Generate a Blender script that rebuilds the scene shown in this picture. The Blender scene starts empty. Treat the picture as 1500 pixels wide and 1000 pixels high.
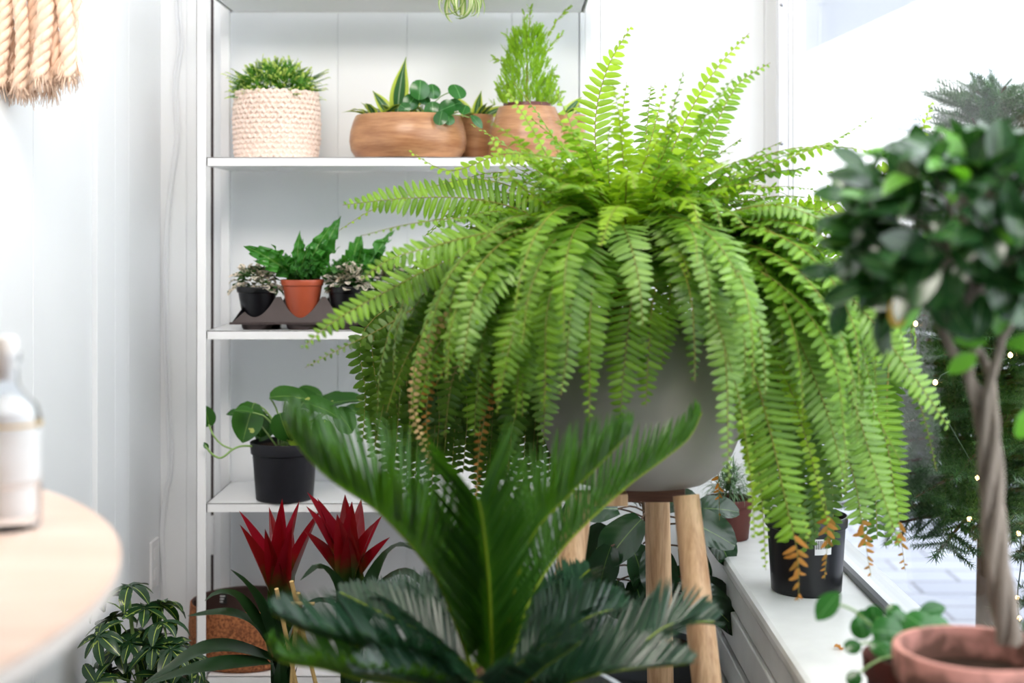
import bpy, math, random
import numpy as np
from mathutils import Vector

rnd = random.Random(11)
F, H = 2083.333, 1.35            # focal length in pixels, camera height
PI = math.pi
A3 = lambda *a: np.array(a, dtype=float)


def P(px, py, d):
    """the point of the room seen at a photo pixel at depth d"""
    return A3((px - 750) * d / F, d, H - (py - 341) * d / F)


def nz(v):
    v = np.asarray(v, float)
    return v / (np.linalg.norm(v) + 1e-12)


U = rnd.uniform
G = rnd.gauss

# ------------------------------------------------------------------ materials


def srgb(r, g, b):
    f = lambda c: (c / 255 / 12.92) if c / 255 <= .04045 else ((c / 255 + .055) / 1.055) ** 2.4
    return (f(r), f(g), f(b), 1)


class N:
    def __init__(s, name):
        s.m = bpy.data.materials.new(name)
        s.m.use_nodes = True
        s.t = s.m.node_tree
        s.t.nodes.clear()
        s.out = s.t.nodes.new('ShaderNodeOutputMaterial')

    def n(s, typ, **kw):
        o = s.t.nodes.new('ShaderNode' + typ)
        for k, v in kw.items():
            if k.startswith('i_'):
                o.inputs[k[2:].replace('_', ' ')].default_value = v
            else:
                setattr(o, k, v)
        return o

    def l(s, a, b):
        s.t.links.new(a, b)

    def ramp(s, fac, stops):
        r = s.n('ValToRGB')
        e = r.color_ramp.elements
        e[0].position, e[0].color = stops[0]
        e[1].position, e[1].color = stops[-1]
        for p, c in stops[1:-1]:
            x = e.new(p)
            x.color = c
        s.l(fac, r.inputs['Fac'])
        return r.outputs['Color']

    def mix(s, fac, a, b, mode='MIX'):
        m = s.n('Mix', data_type='RGBA', blend_type=mode)
        for sock, v in ((m.inputs['Factor'], fac), (m.inputs[6], a), (m.inputs[7], b)):
            if hasattr(v, 'links') or hasattr(v, 'is_linked'):
                s.l(v, sock)
            else:
                sock.default_value = v
        return m.outputs[2]

    def math(s, op, a, b=0.0, c=0.0):
        m = s.n('Math', operation=op)
        for sock, v in zip(m.inputs, (a, b, c)):
            if hasattr(v, 'is_linked'):
                s.l(v, sock)
            else:
                sock.default_value = v
        return m.outputs[0]

    def noise(s, scale, detail=3, coord='Object', stretch=None, dim=None):
        tc = s.n('TexCoord')
        src = tc.outputs[coord]
        if stretch:
            mp = s.n('Mapping')
            mp.inputs['Scale'].default_value = stretch
            s.l(src, mp.inputs['Vector'])
            src = mp.outputs[0]
        nn = s.n('TexNoise')
        nn.inputs['Scale'].default_value = scale
        nn.inputs['Detail'].default_value = detail
        s.l(src, nn.inputs['Vector'])
        return nn.outputs['Fac']

    def bump(s, h, strength=.3, dist=.002):
        b = s.n('Bump')
        b.inputs['Strength'].default_value = strength
        b.inputs['Distance'].default_value = dist
        s.l(h, b.inputs['Height'])
        return b.outputs[0]

    def pbr(s, col, rough=.5, spec=.5, metal=0, normal=None, coat=0):
        p = s.n('BsdfPrincipled')
        if hasattr(col, 'is_linked'):
            s.l(col, p.inputs['Base Color'])
        else:
            p.inputs['Base Color'].default_value = col
        p.inputs['Roughness'].default_value = rough
        p.inputs['Specular IOR Level'].default_value = spec
        p.inputs['Metallic'].default_value = metal
        p.inputs['Coat Weight'].default_value = coat
        if normal is not None:
            s.l(normal, p.inputs['Normal'])
        return p.outputs[0]

    def done(s, sh):
        s.l(sh, s.out.inputs['Surface'])
        return s.m


def plain(name, col, rough=.5, spec=.5, metal=0, nscale=0, namt=.15, bump=0, stretch=None):
    n = N(name)
    c = col
    nrm = None
    if nscale:
        f = n.noise(nscale, 4, stretch=stretch)
        dark = tuple(x * (1 - namt) for x in col[:3]) + (1,)
        lite = tuple(min(1, x * (1 + namt)) for x in col[:3]) + (1,)
        c = n.ramp(f, [(.3, dark), (.7, lite)])
        if bump:
            nrm = n.bump(f, bump)
    return n.done(n.pbr(c, rough, spec, metal, nrm))


def leaf(name, col, trans, tmix=.4, rough=.4, spec=.5, var=.25, rib=None, ribw=.06, edge=None,
         edgew=.3, tip=None, tip_from=.6, veins=None, blotch=None, blotch_at=.55, bscale=60, vbump=0, nfreq=30):
    """a leaf: UV x runs across the blade, UV y from the base to the tip"""
    n = N(name)
    geo = n.n('NewGeometry')
    r = geo.outputs['Random Per Island']
    uv = n.n('UVMap')
    sx = n.n('SeparateXYZ')
    n.l(uv.outputs[0], sx.inputs[0])
    x, y = sx.outputs[0], sx.outputs[1]
    ax = n.math('MULTIPLY', n.math('ABSOLUTE', n.math('SUBTRACT', x, .5)), 2.0)   # 0 rib .. 1 edge
    c = col
    if edge:
        wob = n.math('MULTIPLY', n.math('SUBTRACT', n.noise(nfreq, 2), .5), .5)
        f = n.math('ADD', ax, wob)
        c = n.ramp(f, [(1 - edgew - .08, c), (1 - edgew, edge)])
    if blotch:
        f = n.noise(bscale, 3)
        c = n.mix(n.math('GREATER_THAN', f, blotch_at), c, blotch)
    if veins:
        s = n.math('SINE', n.math('MULTIPLY', n.math('SUBTRACT', y, n.math('MULTIPLY', ax, .25)), 60))
        c = n.mix(n.math('GREATER_THAN', s, .75), c, veins)
    if rib:
        c = n.mix(n.math('LESS_THAN', ax, ribw), c, rib)
    if tip:
        f = n.n('MapRange', interpolation_type='SMOOTHSTEP')
        f.inputs['From Min'].default_value = tip_from - .15
        f.inputs['From Max'].default_value = tip_from + .15
        n.l(n.math('ADD', y, n.math('MULTIPLY', n.math('SUBTRACT', n.noise(60), .5), .25)), f.inputs['Value'])
        c = n.mix(f.outputs[0], c, tip)
    hsv = n.n('HueSaturation')
    if hasattr(c, 'is_linked'):
        n.l(c, hsv.inputs['Color'])
    else:
        hsv.inputs['Color'].default_value = c
    n.l(n.math('ADD', n.math('MULTIPLY', r, var * 2), 1 - var), hsv.inputs['Value'])
    n.l(n.math('ADD', n.math('MULTIPLY', r, -var * .05), .5 + var * .025), hsv.inputs['Hue'])
    nrm = None
    if vbump:
        s = n.math('SINE', n.math('MULTIPLY', n.math('SUBTRACT', y, n.math('MULTIPLY', ax, .3)), 45))
        nrm = n.bump(s, vbump, .002)
    p = n.pbr(hsv.outputs[0], rough, spec, normal=nrm)
    tr = n.n('BsdfTranslucent')
    tc = n.mix(1.0, hsv.outputs[0], trans, 'MULTIPLY')
    n.l(tc, tr.inputs['Color'])
    mx = n.n('MixShader')
    mx.inputs[0].default_value = tmix
    n.l(p, mx.inputs[1])
    n.l(tr.outputs[0], mx.inputs[2])
    return n.done(mx.outputs[0])


def wood(name, c0, c1, rough=.45, scale=6, stretch=(8, 8, .6), spec=.4, knots=False, bump=.15):
    n = N(name)
    f = n.noise(scale, 6, stretch=stretch)
    w = n.noise(scale * 5, 4, stretch=stretch)
    g = n.math('ADD', n.math('MULTIPLY', f, .7), n.math('MULTIPLY', w, .3))
    c = n.ramp(g, [(.36, c0), (.62, c1)])
    if knots:
        k = n.noise(3, 1, stretch=(3, 3, 1.5))
        c = n.mix(n.math('GREATER_THAN', k, .70), c, tuple(x * .35 for x in c0[:3]) + (1,))
    return n.done(n.pbr(c, rough, spec, normal=n.bump(g, bump)))


M = {}
M['wall'] = plain('white_painted_board', srgb(240, 242, 245), .35, .4, nscale=3, namt=.015)
M['gap'] = plain('dark_gap', srgb(60, 50, 50), .9)
M['rack'] = plain('white_powder_coat', srgb(240, 240, 242), .22, .5)
M['ceiling'] = plain('ceiling_paint', srgb(240, 238, 234), .8)
M['floor'] = plain('concrete_floor', srgb(84, 78, 74), .5, nscale=8, namt=.2)
M['sill'] = plain('painted_sill', srgb(222, 222, 220), .35, .4, nscale=14, namt=.05, bump=.1)
M['alu'] = plain('aluminium', srgb(225, 226, 230), .35, .5, metal=.35)
M['darkstrip'] = plain('dark_gasket', srgb(70, 72, 76), .4)
M['screw'] = plain('steel', srgb(150, 150, 155), .3, metal=.9)
M['cable'] = plain('white_cable', srgb(232, 234, 238), .4)
M['concrete'] = plain('grey_concrete', srgb(150, 145, 139), .75, .3, nscale=9, namt=.10, bump=.15)
M['soil'] = plain('potting_soil', srgb(48, 34, 25), .95, .1, nscale=90, namt=.6, bump=.8)
M['blackpot'] = plain('black_plastic', srgb(16, 16, 20), .3, .4)
M['blackpot2'] = plain('matt_black_plastic', srgb(24, 24, 30), .5, .3, nscale=40, namt=.2)
M['browntray'] = plain('brown_black_plastic', srgb(62, 50, 50), .5, .4, nscale=30, namt=.1)
M['terraplastic'] = plain('terracotta_plastic', srgb(178, 84, 56), .35, .45, nscale=20, namt=.06)
M['terradark'] = plain('dark_terracotta', srgb(92, 42, 34), .5, .4, nscale=20, namt=.1)
M['redrim'] = plain('brown_red_plastic', srgb(96, 40, 36), .35, .45)
M['whitepot'] = plain('white_glaze', srgb(225, 230, 236), .2, .5)
M['greypot'] = plain('slate_pot', srgb(70, 76, 84), .6)
M['leg'] = wood('pale_oak', srgb(168, 128, 92), srgb(222, 186, 148), .5, 5, (9, 9, .7), knots=True)
M['rail'] = wood('dark_wood', srgb(66, 42, 32), srgb(112, 74, 56), .5, 6, (1, 8, 8))
M['bench'] = wood('bench_wood', srgb(120, 90, 66), srgb(160, 124, 92), .5)
M['bowlwood'] = wood('turned_wood', srgb(150, 100, 68), srgb(192, 144, 104), .32, 5, (1.2, 1.2, 9), .45, bump=.06)
M['tabletop'] = wood('pale_table_wood', srgb(216, 184, 166), srgb(232, 206, 190), .3, 3, (1, 9, 9), bump=.02)
M['tableedge'] = plain('white_table_edge', srgb(240, 232, 226), .3)
M['rope'] = plain('cotton_rope', srgb(234, 206, 184), .9, .1, nscale=60, namt=.12, bump=.6)
M['yarn'] = plain('cream_yarn', srgb(240, 220, 208), .9, .1, nscale=120, namt=.1, bump=.5)
M['stick'] = plain('bamboo', srgb(214, 180, 120), .5)
M['bark'] = plain('grey_brown_bark', srgb(142, 130, 118), .8, .2, nscale=50, namt=.3, bump=.8, stretch=(1, 1, .2))
M['firbark'] = plain('fir_bark', srgb(92, 74, 60), .9, .1, nscale=30, namt=.3)
M['burlap'] = plain('woven_burlap', srgb(176, 166, 148), .9, .1, nscale=60, namt=.3, bump=.6)
M['label'] = plain('paper_label', srgb(225, 225, 225), .6)
M['ink'] = plain('black_ink', srgb(30, 30, 30), .6)
M['cork'] = None
n = N('cork_weave')
f = n.noise(160, 3)
c = n.ramp(f, [(.35, srgb(110, 66, 44)), (.65, srgb(176, 112, 72))])
M['cork'] = n.done(n.pbr(c, .8, .2, normal=n.bump(f, .5)))
M['corkin'] = plain('dark_leather', srgb(58, 34, 28), .6)

# terracotta clay with dark damp staining low on the pot
n = N('weathered_terracotta')
tc = n.n('TexCoord')
sx = n.n('SeparateXYZ')
n.l(tc.outputs['Object'], sx.inputs[0])
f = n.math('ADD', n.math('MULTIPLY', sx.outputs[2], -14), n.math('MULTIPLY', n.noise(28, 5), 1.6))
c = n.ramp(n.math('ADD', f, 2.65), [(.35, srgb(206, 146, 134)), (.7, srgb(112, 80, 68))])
M['clay'] = n.done(n.pbr(c, .75, .25))

# glass panes: thin clear sheet
n = N('window_glass')
geo = n.n('NewGeometry')
dt = n.n('VectorMath', operation='DOT_PRODUCT')
n.l(geo.outputs['Incoming'], dt.inputs[0])
n.l(geo.outputs['Normal'], dt.inputs[1])
fz = n.math('POWER', n.math('SUBTRACT', 1.0, n.math('ABSOLUTE', dt.outputs['Value'])), 5.0)
fz = n.math('ADD', n.math('MULTIPLY', fz, .3), .02)
tr = n.n('BsdfTransparent')
gl = n.n('BsdfGlossy')
gl.inputs['Roughness'].default_value = .02
mx = n.n('MixShader')
n.l(fz, mx.inputs[0])
n.l(tr.outputs[0], mx.inputs[1])
n.l(gl.outputs[0], mx.inputs[2])
M['glass'] = n.done(mx.outputs[0])

n = N('jar_glass')
p = n.n('BsdfPrincipled')
p.inputs['Base Color'].default_value = (.95, .97, 1, 1)
p.inputs['Roughness'].default_value = .03
p.inputs['Transmission Weight'].default_value = 1
p.inputs['IOR'].default_value = 1.15
M['jarglass'] = n.done(p.outputs[0])
M['jarwhite'] = plain('white_sachets', srgb(254, 253, 250), .8, .2, nscale=40, namt=.06, bump=.4)
M['goldband'] = plain('straw_band', srgb(226, 196, 140), .6)

# pavers
n = N('brick_paving')
tc = n.n('TexCoord')
mp = n.n('Mapping')
mp.inputs['Rotation'].default_value = (0, 0, 0)
n.l(tc.outputs['Object'], mp.inputs['Vector'])
b = n.n('TexBrick')
b.inputs['Color1'].default_value = srgb(160, 164, 176)
b.inputs['Color2'].default_value = srgb(146, 150, 164)
b.inputs['Mortar'].default_value = srgb(96, 96, 104)
b.inputs['Scale'].default_value = 1
b.inputs['Mortar Size'].default_value = .007
b.inputs['Brick Width'].default_value = .42
b.inputs['Row Height'].default_value = .2
n.l(mp.outputs[0], b.inputs['Vector'])
M['paving'] = n.done(n.pbr(b.outputs['Color'], .7, .3))
M['asphalt'] = plain('pale_road', srgb(150, 152, 158), .8, nscale=2, namt=.05)
M['stucco'] = plain('pale_stucco', srgb(236, 234, 230), .8, nscale=2, namt=.03)
M['awning'] = plain('grey_canopy', srgb(205, 208, 212), .7)
n = N('warm_bulb')
e = n.n('Emission')
e.inputs['Color'].default_value = (1, .62, .25, 1)
e.inputs['Strength'].default_value = 12
M['bulb'] = n.done(e.outputs[0])
M['wire'] = plain('green_wire', srgb(40, 60, 40), .6)

# foliage
yg = (1.0, 1.0, .35, 1)
M['fern'] = leaf('fern_green', srgb(116, 158, 44), (1.25, 1.25, .5, 1), .45, .36, .5, .28, rib=srgb(140, 188, 84), ribw=.12, vbump=.25)
M['fernlite'] = leaf('young_fern_green', srgb(150, 188, 58), (1.25, 1.2, .45, 1), .5, .4, .5, .22)
M['fernpale'] = leaf('glossy_fern_green', srgb(136, 174, 84), (1.1, 1.2, .6, 1), .38, .3, .6, .18, rib=srgb(160, 200, 110), ribw=.12, vbump=.3)
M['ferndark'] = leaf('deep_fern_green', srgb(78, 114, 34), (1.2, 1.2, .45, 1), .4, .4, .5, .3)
M['fernstem'] = leaf('fern_stalk', srgb(136, 128, 56), (1, 1, .5, 1), .1, .5)
M['brown'] = leaf('dry_frond', srgb(176, 128, 62), (1.2, 1, .6, 1), .35, .7, .2, .4)
M['tan'] = leaf('bleached_dry_frond', srgb(206, 176, 128), (1.1, 1, .7, 1), .3, .8, .1, .3)
M['sago'] = leaf('sago_green', srgb(54, 98, 30), (1.5, 1.4, .4, 1), .38, .32, .6, .2, rib=srgb(84, 136, 52), ribw=.15)
M['sagodark'] = leaf('sago_deep_green', srgb(26, 58, 42), (1.2, 1.4, .9, 1), .2, .28, .7, .22, rib=srgb(60, 100, 66), ribw=.15)
M['sagorib'] = leaf('sago_midrib', srgb(150, 172, 40), (1.2, 1.2, .4, 1), .2, .4, .5, .05)
M['caudex'] = plain('shaggy_trunk', srgb(80, 58, 38), .95, nscale=40, namt=.5, bump=1)
M['frosty'] = leaf('frosty_moss_green', srgb(82, 140, 40), (1.2, 1.2, .4, 1), .35, .5, .4, .45, tip=srgb(190, 212, 110), tip_from=.72)
M['cedar'] = leaf('lemon_cypress_green', srgb(158, 200, 60), (1.2, 1.15, .4, 1), .45, .5, .3, .3)
M['cedarstem'] = plain('cypress_twig', srgb(150, 150, 60), .7)
M['dracaena'] = leaf('striped_dracaena', srgb(62, 108, 66), (1.2, 1.2, .5, 1), .35, .3, .5, .12, edge=srgb(196, 212, 92), edgew=.42, rib=srgb(150, 176, 150), ribw=.07, nfreq=8)
M['pilea'] = leaf('round_leaf_green', srgb(52, 112, 50), (1.2, 1.3, .6, 1), .25, .22, .6, .22, rib=srgb(96, 150, 90), ribw=.05)
M['stemg'] = plain('green_stem', srgb(128, 160, 88), .5)
M['hypo'] = leaf('polka_dot_leaf', srgb(236, 222, 208), (1, 1, .8, 1), .3, .5, .4, .15, blotch=srgb(52, 86, 52), blotch_at=.56, bscale=230, rib=srgb(60, 90, 56), ribw=.08)
M['hypog'] = leaf('polka_dot_green_leaf', srgb(70, 110, 60), (1, 1.1, .6, 1), .3, .5, .4, .3)
M['wavef'] = leaf('crispy_wave_green', srgb(74, 146, 58), (1.2, 1.3, .5, 1), .35, .25, .6, .2, rib=srgb(120, 176, 90), ribw=.08, vbump=.7)
M['pothos'] = leaf('pothos_green', srgb(54, 102, 38), (1.3, 1.3, .4, 1), .35, .24, .6, .25, blotch=srgb(190, 200, 110), blotch_at=.67, bscale=22, rib=srgb(110, 150, 70), ribw=.04)
M['pothosneon'] = leaf('pothos_lit_leaf', srgb(142, 178, 54), (1.2, 1.2, .4, 1), .4, .3, .5, .1, veins=srgb(176, 204, 100))
M['bract'] = leaf('red_bract', srgb(62, 92, 36), (1.1, .8, .5, 1), .3, .3, .6, .2, tip=srgb(136, 14, 28), tip_from=.42)
M['strap'] = leaf('strap_leaf', srgb(28, 56, 28), (1.1, 1.2, .5, 1), .22, .28, .6, .2)
M['scheff'] = leaf('schefflera_leaf', srgb(32, 66, 36), (1.2, 1.3, .5, 1), .25, .28, .6, .25, rib=srgb(170, 190, 90), ribw=.07, blotch=srgb(150, 170, 84), blotch_at=.66, bscale=50)
M['rubber'] = leaf('broad_glossy_leaf', srgb(30, 60, 34), (1.1, 1.3, .5, 1), .15, .22, .6, .3, rib=srgb(90, 120, 60), ribw=.03, vbump=.05)
M['ficus'] = leaf('topiary_leaf', srgb(44, 84, 44), (1.3, 1.4, .6, 1), .26, .22, .7, .35, rib=srgb(96, 136, 80), ribw=.05)
M['ficusnew'] = leaf('young_topiary_leaf', srgb(110, 176, 66), (1.2, 1.3, .4, 1), .35, .3, .6, .2)
M['yellow'] = leaf('yellow_leaf', srgb(222, 176, 40), (1.2, 1, .4, 1), .35, .4, .4, .1)
M['fir'] = leaf('fir_needles', srgb(62, 96, 62), (1.1, 1.2, .6, 1), .2, .4, .4, .4)
M['silver'] = leaf('silver_green_leaf', srgb(110, 140, 104), (1, 1.1, .7, 1), .25, .5, .4, .3)
M['spider'] = leaf('spider_plant_leaf', srgb(236, 238, 206), (1, 1, .7, 1), .4, .4, .5, .08, edge=srgb(140, 178, 76), edgew=.45, nfreq=2)

# ------------------------------------------------------------------ mesh building


class MB:
    def __init__(s):
        s.v, s.lv, s.fs, s.uv, s.mi, s.n = [], [], [], [], [], 0

    def tmpl(s, T, R=None, t=None, mat=0):
        v, fl, sz, uv = T
        if R is not None:
            v = v @ R.T
        if t is not None:
            v = v + t
        s.v.append(v)
        s.lv.append(fl + s.n)
        s.fs.append(sz)
        s.uv.append(uv[fl])
        s.mi.append(np.full(len(sz), mat, dtype=np.int32))
        s.n += len(v)

    def add(s, verts, faces, uvs=None, mat=0):
        s.tmpl(T_(verts, faces, uvs), mat=mat)

    def box(s, x0, x1, y0, y1, z0, z1, mat=0):
        v = [(x, y, z) for x in (x0, x1) for y in (y0, y1) for z in (z0, z1)]
        f = [(0, 1, 3, 2), (4, 6, 7, 5), (0, 4, 5, 1), (2, 3, 7, 6), (0, 2, 6, 4), (1, 5, 7, 3)]
        s.add(v, f, mat=mat)

    def lathe(s, prof, c=(0, 0, 0), seg=48, mat=0, sx=1, sy=1, cap=True):
        n = len(prof)
        v, f, uv = [], [], []
        for j in range(seg):
            a = 2 * PI * j / seg
            for i, (r, z) in enumerate(prof):
                v.append((c[0] + r * math.cos(a) * sx, c[1] + r * math.sin(a) * sy, c[2] + z))
                uv.append((j / seg, i / max(1, n - 1)))
        for j in range(seg):
            k = (j + 1) % seg
            for i in range(n - 1):
                f.append((j * n + i, k * n + i, k * n + i + 1, j * n + i + 1))
        if cap:
            if prof[0][0] > 1e-4:
                f.append(tuple(j * n for j in reversed(range(seg))))
            if prof[-1][0] > 1e-4:
                f.append(tuple(j * n + n - 1 for j in range(seg)))
        s.add(v, f, uv, mat)

    def tube(s, pts, rad, seg=8, mat=0, taper=None):
        pts = [np.asarray(p, float) for p in pts]
        n = len(pts)
        if not hasattr(rad, '__len__'):
            rad = [rad] * n
        t0 = nz(pts[1] - pts[0])
        up = A3(0, 0, 1) if abs(t0[2]) < .9 else A3(1, 0, 0)
        nn = nz(np.cross(t0, up))
        v, f, uv = [], [], []
        for i in range(n):
            t = nz(pts[min(i + 1, n - 1)] - pts[max(i - 1, 0)])
            nn = nz(nn - t * np.dot(nn, t))
            b = np.cross(t, nn)
            for j in range(seg):
                a = 2 * PI * j / seg
                v.append(pts[i] + rad[i] * (math.cos(a) * nn + math.sin(a) * b))
                uv.append((j / seg, i / (n - 1)))
        for i in range(n - 1):
            for j in range(seg):
                k = (j + 1) % seg
                f.append((i * seg + j, i * seg + k, (i + 1) * seg + k, (i + 1) * seg + j))
        f.append(tuple(reversed(range(seg))))
        f.append(tuple((n - 1) * seg + j for j in range(seg)))
        s.add(v, f, uv, mat)

    def build(s, name, mats, parent=None, loc=None, bevel=0, sharp=40):
        if not isinstance(mats, (list, tuple)):
            mats = [mats]
        base = A3(0, 0, 0)
        if parent is not None:
            q = parent
            while q is not None:
                base = base + A3(*q.location)
                q = q.parent
        if loc is not None:
            base = A3(*loc)
        V = np.concatenate(s.v) - base
        LV = np.concatenate(s.lv)
        FS = np.concatenate(s.fs)
        me = bpy.data.meshes.new(name)
        me.vertices.add(len(V))
        me.vertices.foreach_set('co', V.astype(np.float32).ravel())
        me.loops.add(len(LV))
        me.loops.foreach_set('vertex_index', LV.astype(np.int32))
        me.polygons.add(len(FS))
        st = np.concatenate(([0], np.cumsum(FS)[:-1])).astype(np.int32)
        me.polygons.foreach_set('loop_start', st)
        me.polygons.foreach_set('loop_total', FS.astype(np.int32))
        me.polygons.foreach_set('material_index', np.concatenate(s.mi))
        ul = me.uv_layers.new(name='UVMap')
        ul.data.foreach_set('uv', np.concatenate(s.uv).astype(np.float32).ravel())
        for m in mats:
            me.materials.append(M[m] if isinstance(m, str) else m)
        me.update(calc_edges=True)
        me.validate()
        me.polygons.foreach_set('use_smooth', np.ones(len(me.polygons), dtype=bool))
        if sharp and not bevel:
            me.set_sharp_from_angle(angle=math.radians(sharp))
        o = bpy.data.objects.new(name, me)
        bpy.context.scene.collection.objects.link(o)
        if parent is not None:
            o.parent = parent
        if loc is not None:
            o.location = loc
        if bevel:
            b = o.modifiers.new('bevel', 'BEVEL')
            b.width = bevel
            b.segments = 2
            b.limit_method = 'ANGLE'
            me.polygons.foreach_set('use_smooth', np.zeros(len(me.polygons), dtype=bool))
        return o


def T_(verts, faces, uvs=None):
    v = np.asarray(verts, float)
    fl = np.concatenate([np.asarray(f) for f in faces]).astype(np.int64)
    sz = np.array([len(f) for f in faces])
    uv = np.asarray(uvs, float) if uvs is not None else np.zeros((len(v), 2))
    return (v, fl, sz, uv)


def blade(w, n=6, k=1, fold=0, bend=0, wave=0, wf=3, cup=0, side=0, asp=1):
    """leaf along +Y of length 1; w(t) half width; bend in radians down; fold lifts the edges; side curves sideways"""
    v, uv, f = [], [], []
    y = z = x0 = 0
    m = 2 * k + 1
    for i in range(n + 1):
        t = i / n
        th = bend * t
        if i:
            thm = bend * (t - .5 / n)
            y += math.cos(thm) / n
            z -= math.sin(thm) / n
        x0 = side * t * t
        for j in range(-k, k + 1):
            s_ = j / k
            ww = max(w(t), .004)
            up = asp * fold * abs(s_) * ww + asp * cup * s_ * s_ * ww + asp * wave * math.sin(wf * 2 * PI * t + (PI * .6 if j > 0 else 0)) * abs(s_) * ww
            v.append((x0 + s_ * ww, y + up * math.sin(th), z + up * math.cos(th)))
            uv.append(((s_ + 1) / 2, t))
    for i in range(n):
        for j in range(m - 1):
            a = i * m + j
            f.append((a, a + 1, a + m + 1, a + m))
    return T_(v, f, uv)


def frame(d, nrm, roll=0):
    Y = nz(d)
    nrm = np.asarray(nrm, float)
    Z = nrm - Y * np.dot(nrm, Y)
    if np.linalg.norm(Z) < 1e-4:
        Z = np.cross(Y, A3(1, .3, .1))
    Z = nz(Z)
    X = np.cross(Y, Z)
    if roll:
        X, Z = X * math.cos(roll) + Z * math.sin(roll), Z * math.cos(roll) - X * math.sin(roll)
    return X, Y, Z


def put(mb, T, o, d, nrm, L, W=None, mat=0, roll=0):
    X, Y, Z = frame(d, nrm, roll)
    W = L if W is None else W
    mb.tmpl(T, np.column_stack((X * W, Y * L, Z * L)), np.asarray(o, float), mat)


def thing(name, label, cat, loc, group=None):
    o = bpy.data.objects.new(name, None)
    bpy.context.scene.collection.objects.link(o)
    o.location = tuple(loc)
    o.empty_display_size = .05
    return tag(o, label, cat, group)


def tag(o, label, cat, group=None, kind=None):
    o['label'] = label
    o['category'] = cat
    if group:
        o['group'] = group
    if kind:
        o['kind'] = kind
    return o


def struct(o):
    o['kind'] = 'structure'
    return o


def curve(pts, n):
    """Catmull-Rom through pts, n points evenly spaced"""
    p = [np.asarray(q, float) for q in pts]
    p = [2 * p[0] - p[1]] + p + [2 * p[-1] - p[-2]]
    o = []
    for i in range(1, len(p) - 2):
        for k in range(12):
            t = k / 12
            a, b, c, d = p[i - 1], p[i], p[i + 1], p[i + 2]
            o.append(.5 * ((2 * b) + (c - a) * t + (2 * a - 5 * b + 4 * c - d) * t * t + (3 * b - a - 3 * c + d) * t ** 3))
    o.append(p[-2])
    o = np.array(o)
    s = np.concatenate(([0], np.cumsum(np.linalg.norm(np.diff(o, axis=0), axis=1))))
    q = np.linspace(0, s[-1], n)
    return np.column_stack([np.interp(q, s, o[:, i]) for i in range(3)]), s[-1]


def rdir():
    return nz(A3(G(0, 1), G(0, 1), G(0, 1)))


# ------------------------------------------------------------------ the room
XL, YB, XG, SZ, ZC = -.936, 3.79, .742, .62, 2.75

mb = MB()
mb.box(-3, XG + .1, -3.0, YB + .1, -.05, 0)
struct(mb.build('floor', 'floor'))
mb = MB()
mb.box(-3.05, XG + .12, -3.05, YB + .1, ZC, ZC + .1)
struct(mb.build('ceiling', 'ceiling'))


def boards_back(mb, edges, y=YB, z0=0, z1=ZC, g=.0012):
    for a, b in zip(edges[:-1], edges[1:]):
        mb.box(a + g / 2, b - g / 2, y, y + .02, z0, z1, 0)
    mb.box(edges[0], edges[-1], y + .003, y + .05, z0, z1, 0)


mb = MB()
boards_back(mb, [XL - .02, -.867, -.802])
boards_back(mb, [.18, .36, .546, .672])
mb.box(-.8035, -.7945, YB + .001, YB + .05, 0, 2.403, 1)
mb.box(.672, .7045, YB - .012, YB + .03, 0, ZC)          # corner strip beside the window
mb.box(.690, .748, YB - .002, YB + .1, 0, ZC, 1)
mb.box(XL - .02, .748, YB + .05, YB + .12, 0, ZC, 1)
struct(mb.build('wall_back', ['wall', 'gap'], bevel=.0012))
mb = MB()
boards_back(mb, [-.796, -.464, -.28, 0, .178], z0=.02, z1=2.4)
mb.box(-.796, .178, YB, YB + .02, 2.403, ZC)
d1 = struct(mb.build('door_1', ['wall', 'gap'], bevel=.0012))
mb = MB()
for k in range(5):
    a = P(312, 755 + k * 11.4, YB - .004)
    mb.lathe([(0, 0), (.0045, 0), (.0045, -.0195), (0, -.0195)], (a[0], YB - .004, a[2]), 12)
mb.box(-.81, -.787, YB - .002, YB, P(0, 812, YB)[2], P(0, 755, YB)[2])
mb.build('hinge', 'wall', d1)

mb = MB()


def boards_left(edges, z0=0, z1=ZC, g=.0022):
    for a, b in zip(edges[:-1], edges[1:]):
        mb.box(XL - .02, XL, a + g / 2, b - g / 2, z0, z1)


boards_left([2.25, 2.42, 2.78, 3.172])
mb.box(XL - .02, XL + .010, 3.178, 3.245, 0, ZC)
boards_left([3.247, 3.355, 3.475, YB])
mb.box(XL - .06, XL - .006, 2.25, YB, 0, ZC)
mb.box(-3, XL, 2.2, 2.25, 0, ZC)
struct(mb.build('wall_left', ['wall', 'gap'], bevel=.0012))

mb = MB()
mb.box(-3.05, XG + .1, -3.05, -3.0, 0, ZC)
struct(mb.build('wall_rear', 'wall'))
mb = MB()
mb.box(-3.05, -3.0, -3.0, 2.25, 0, ZC)
struct(mb.build('wall_far_left', 'wall'))
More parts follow.
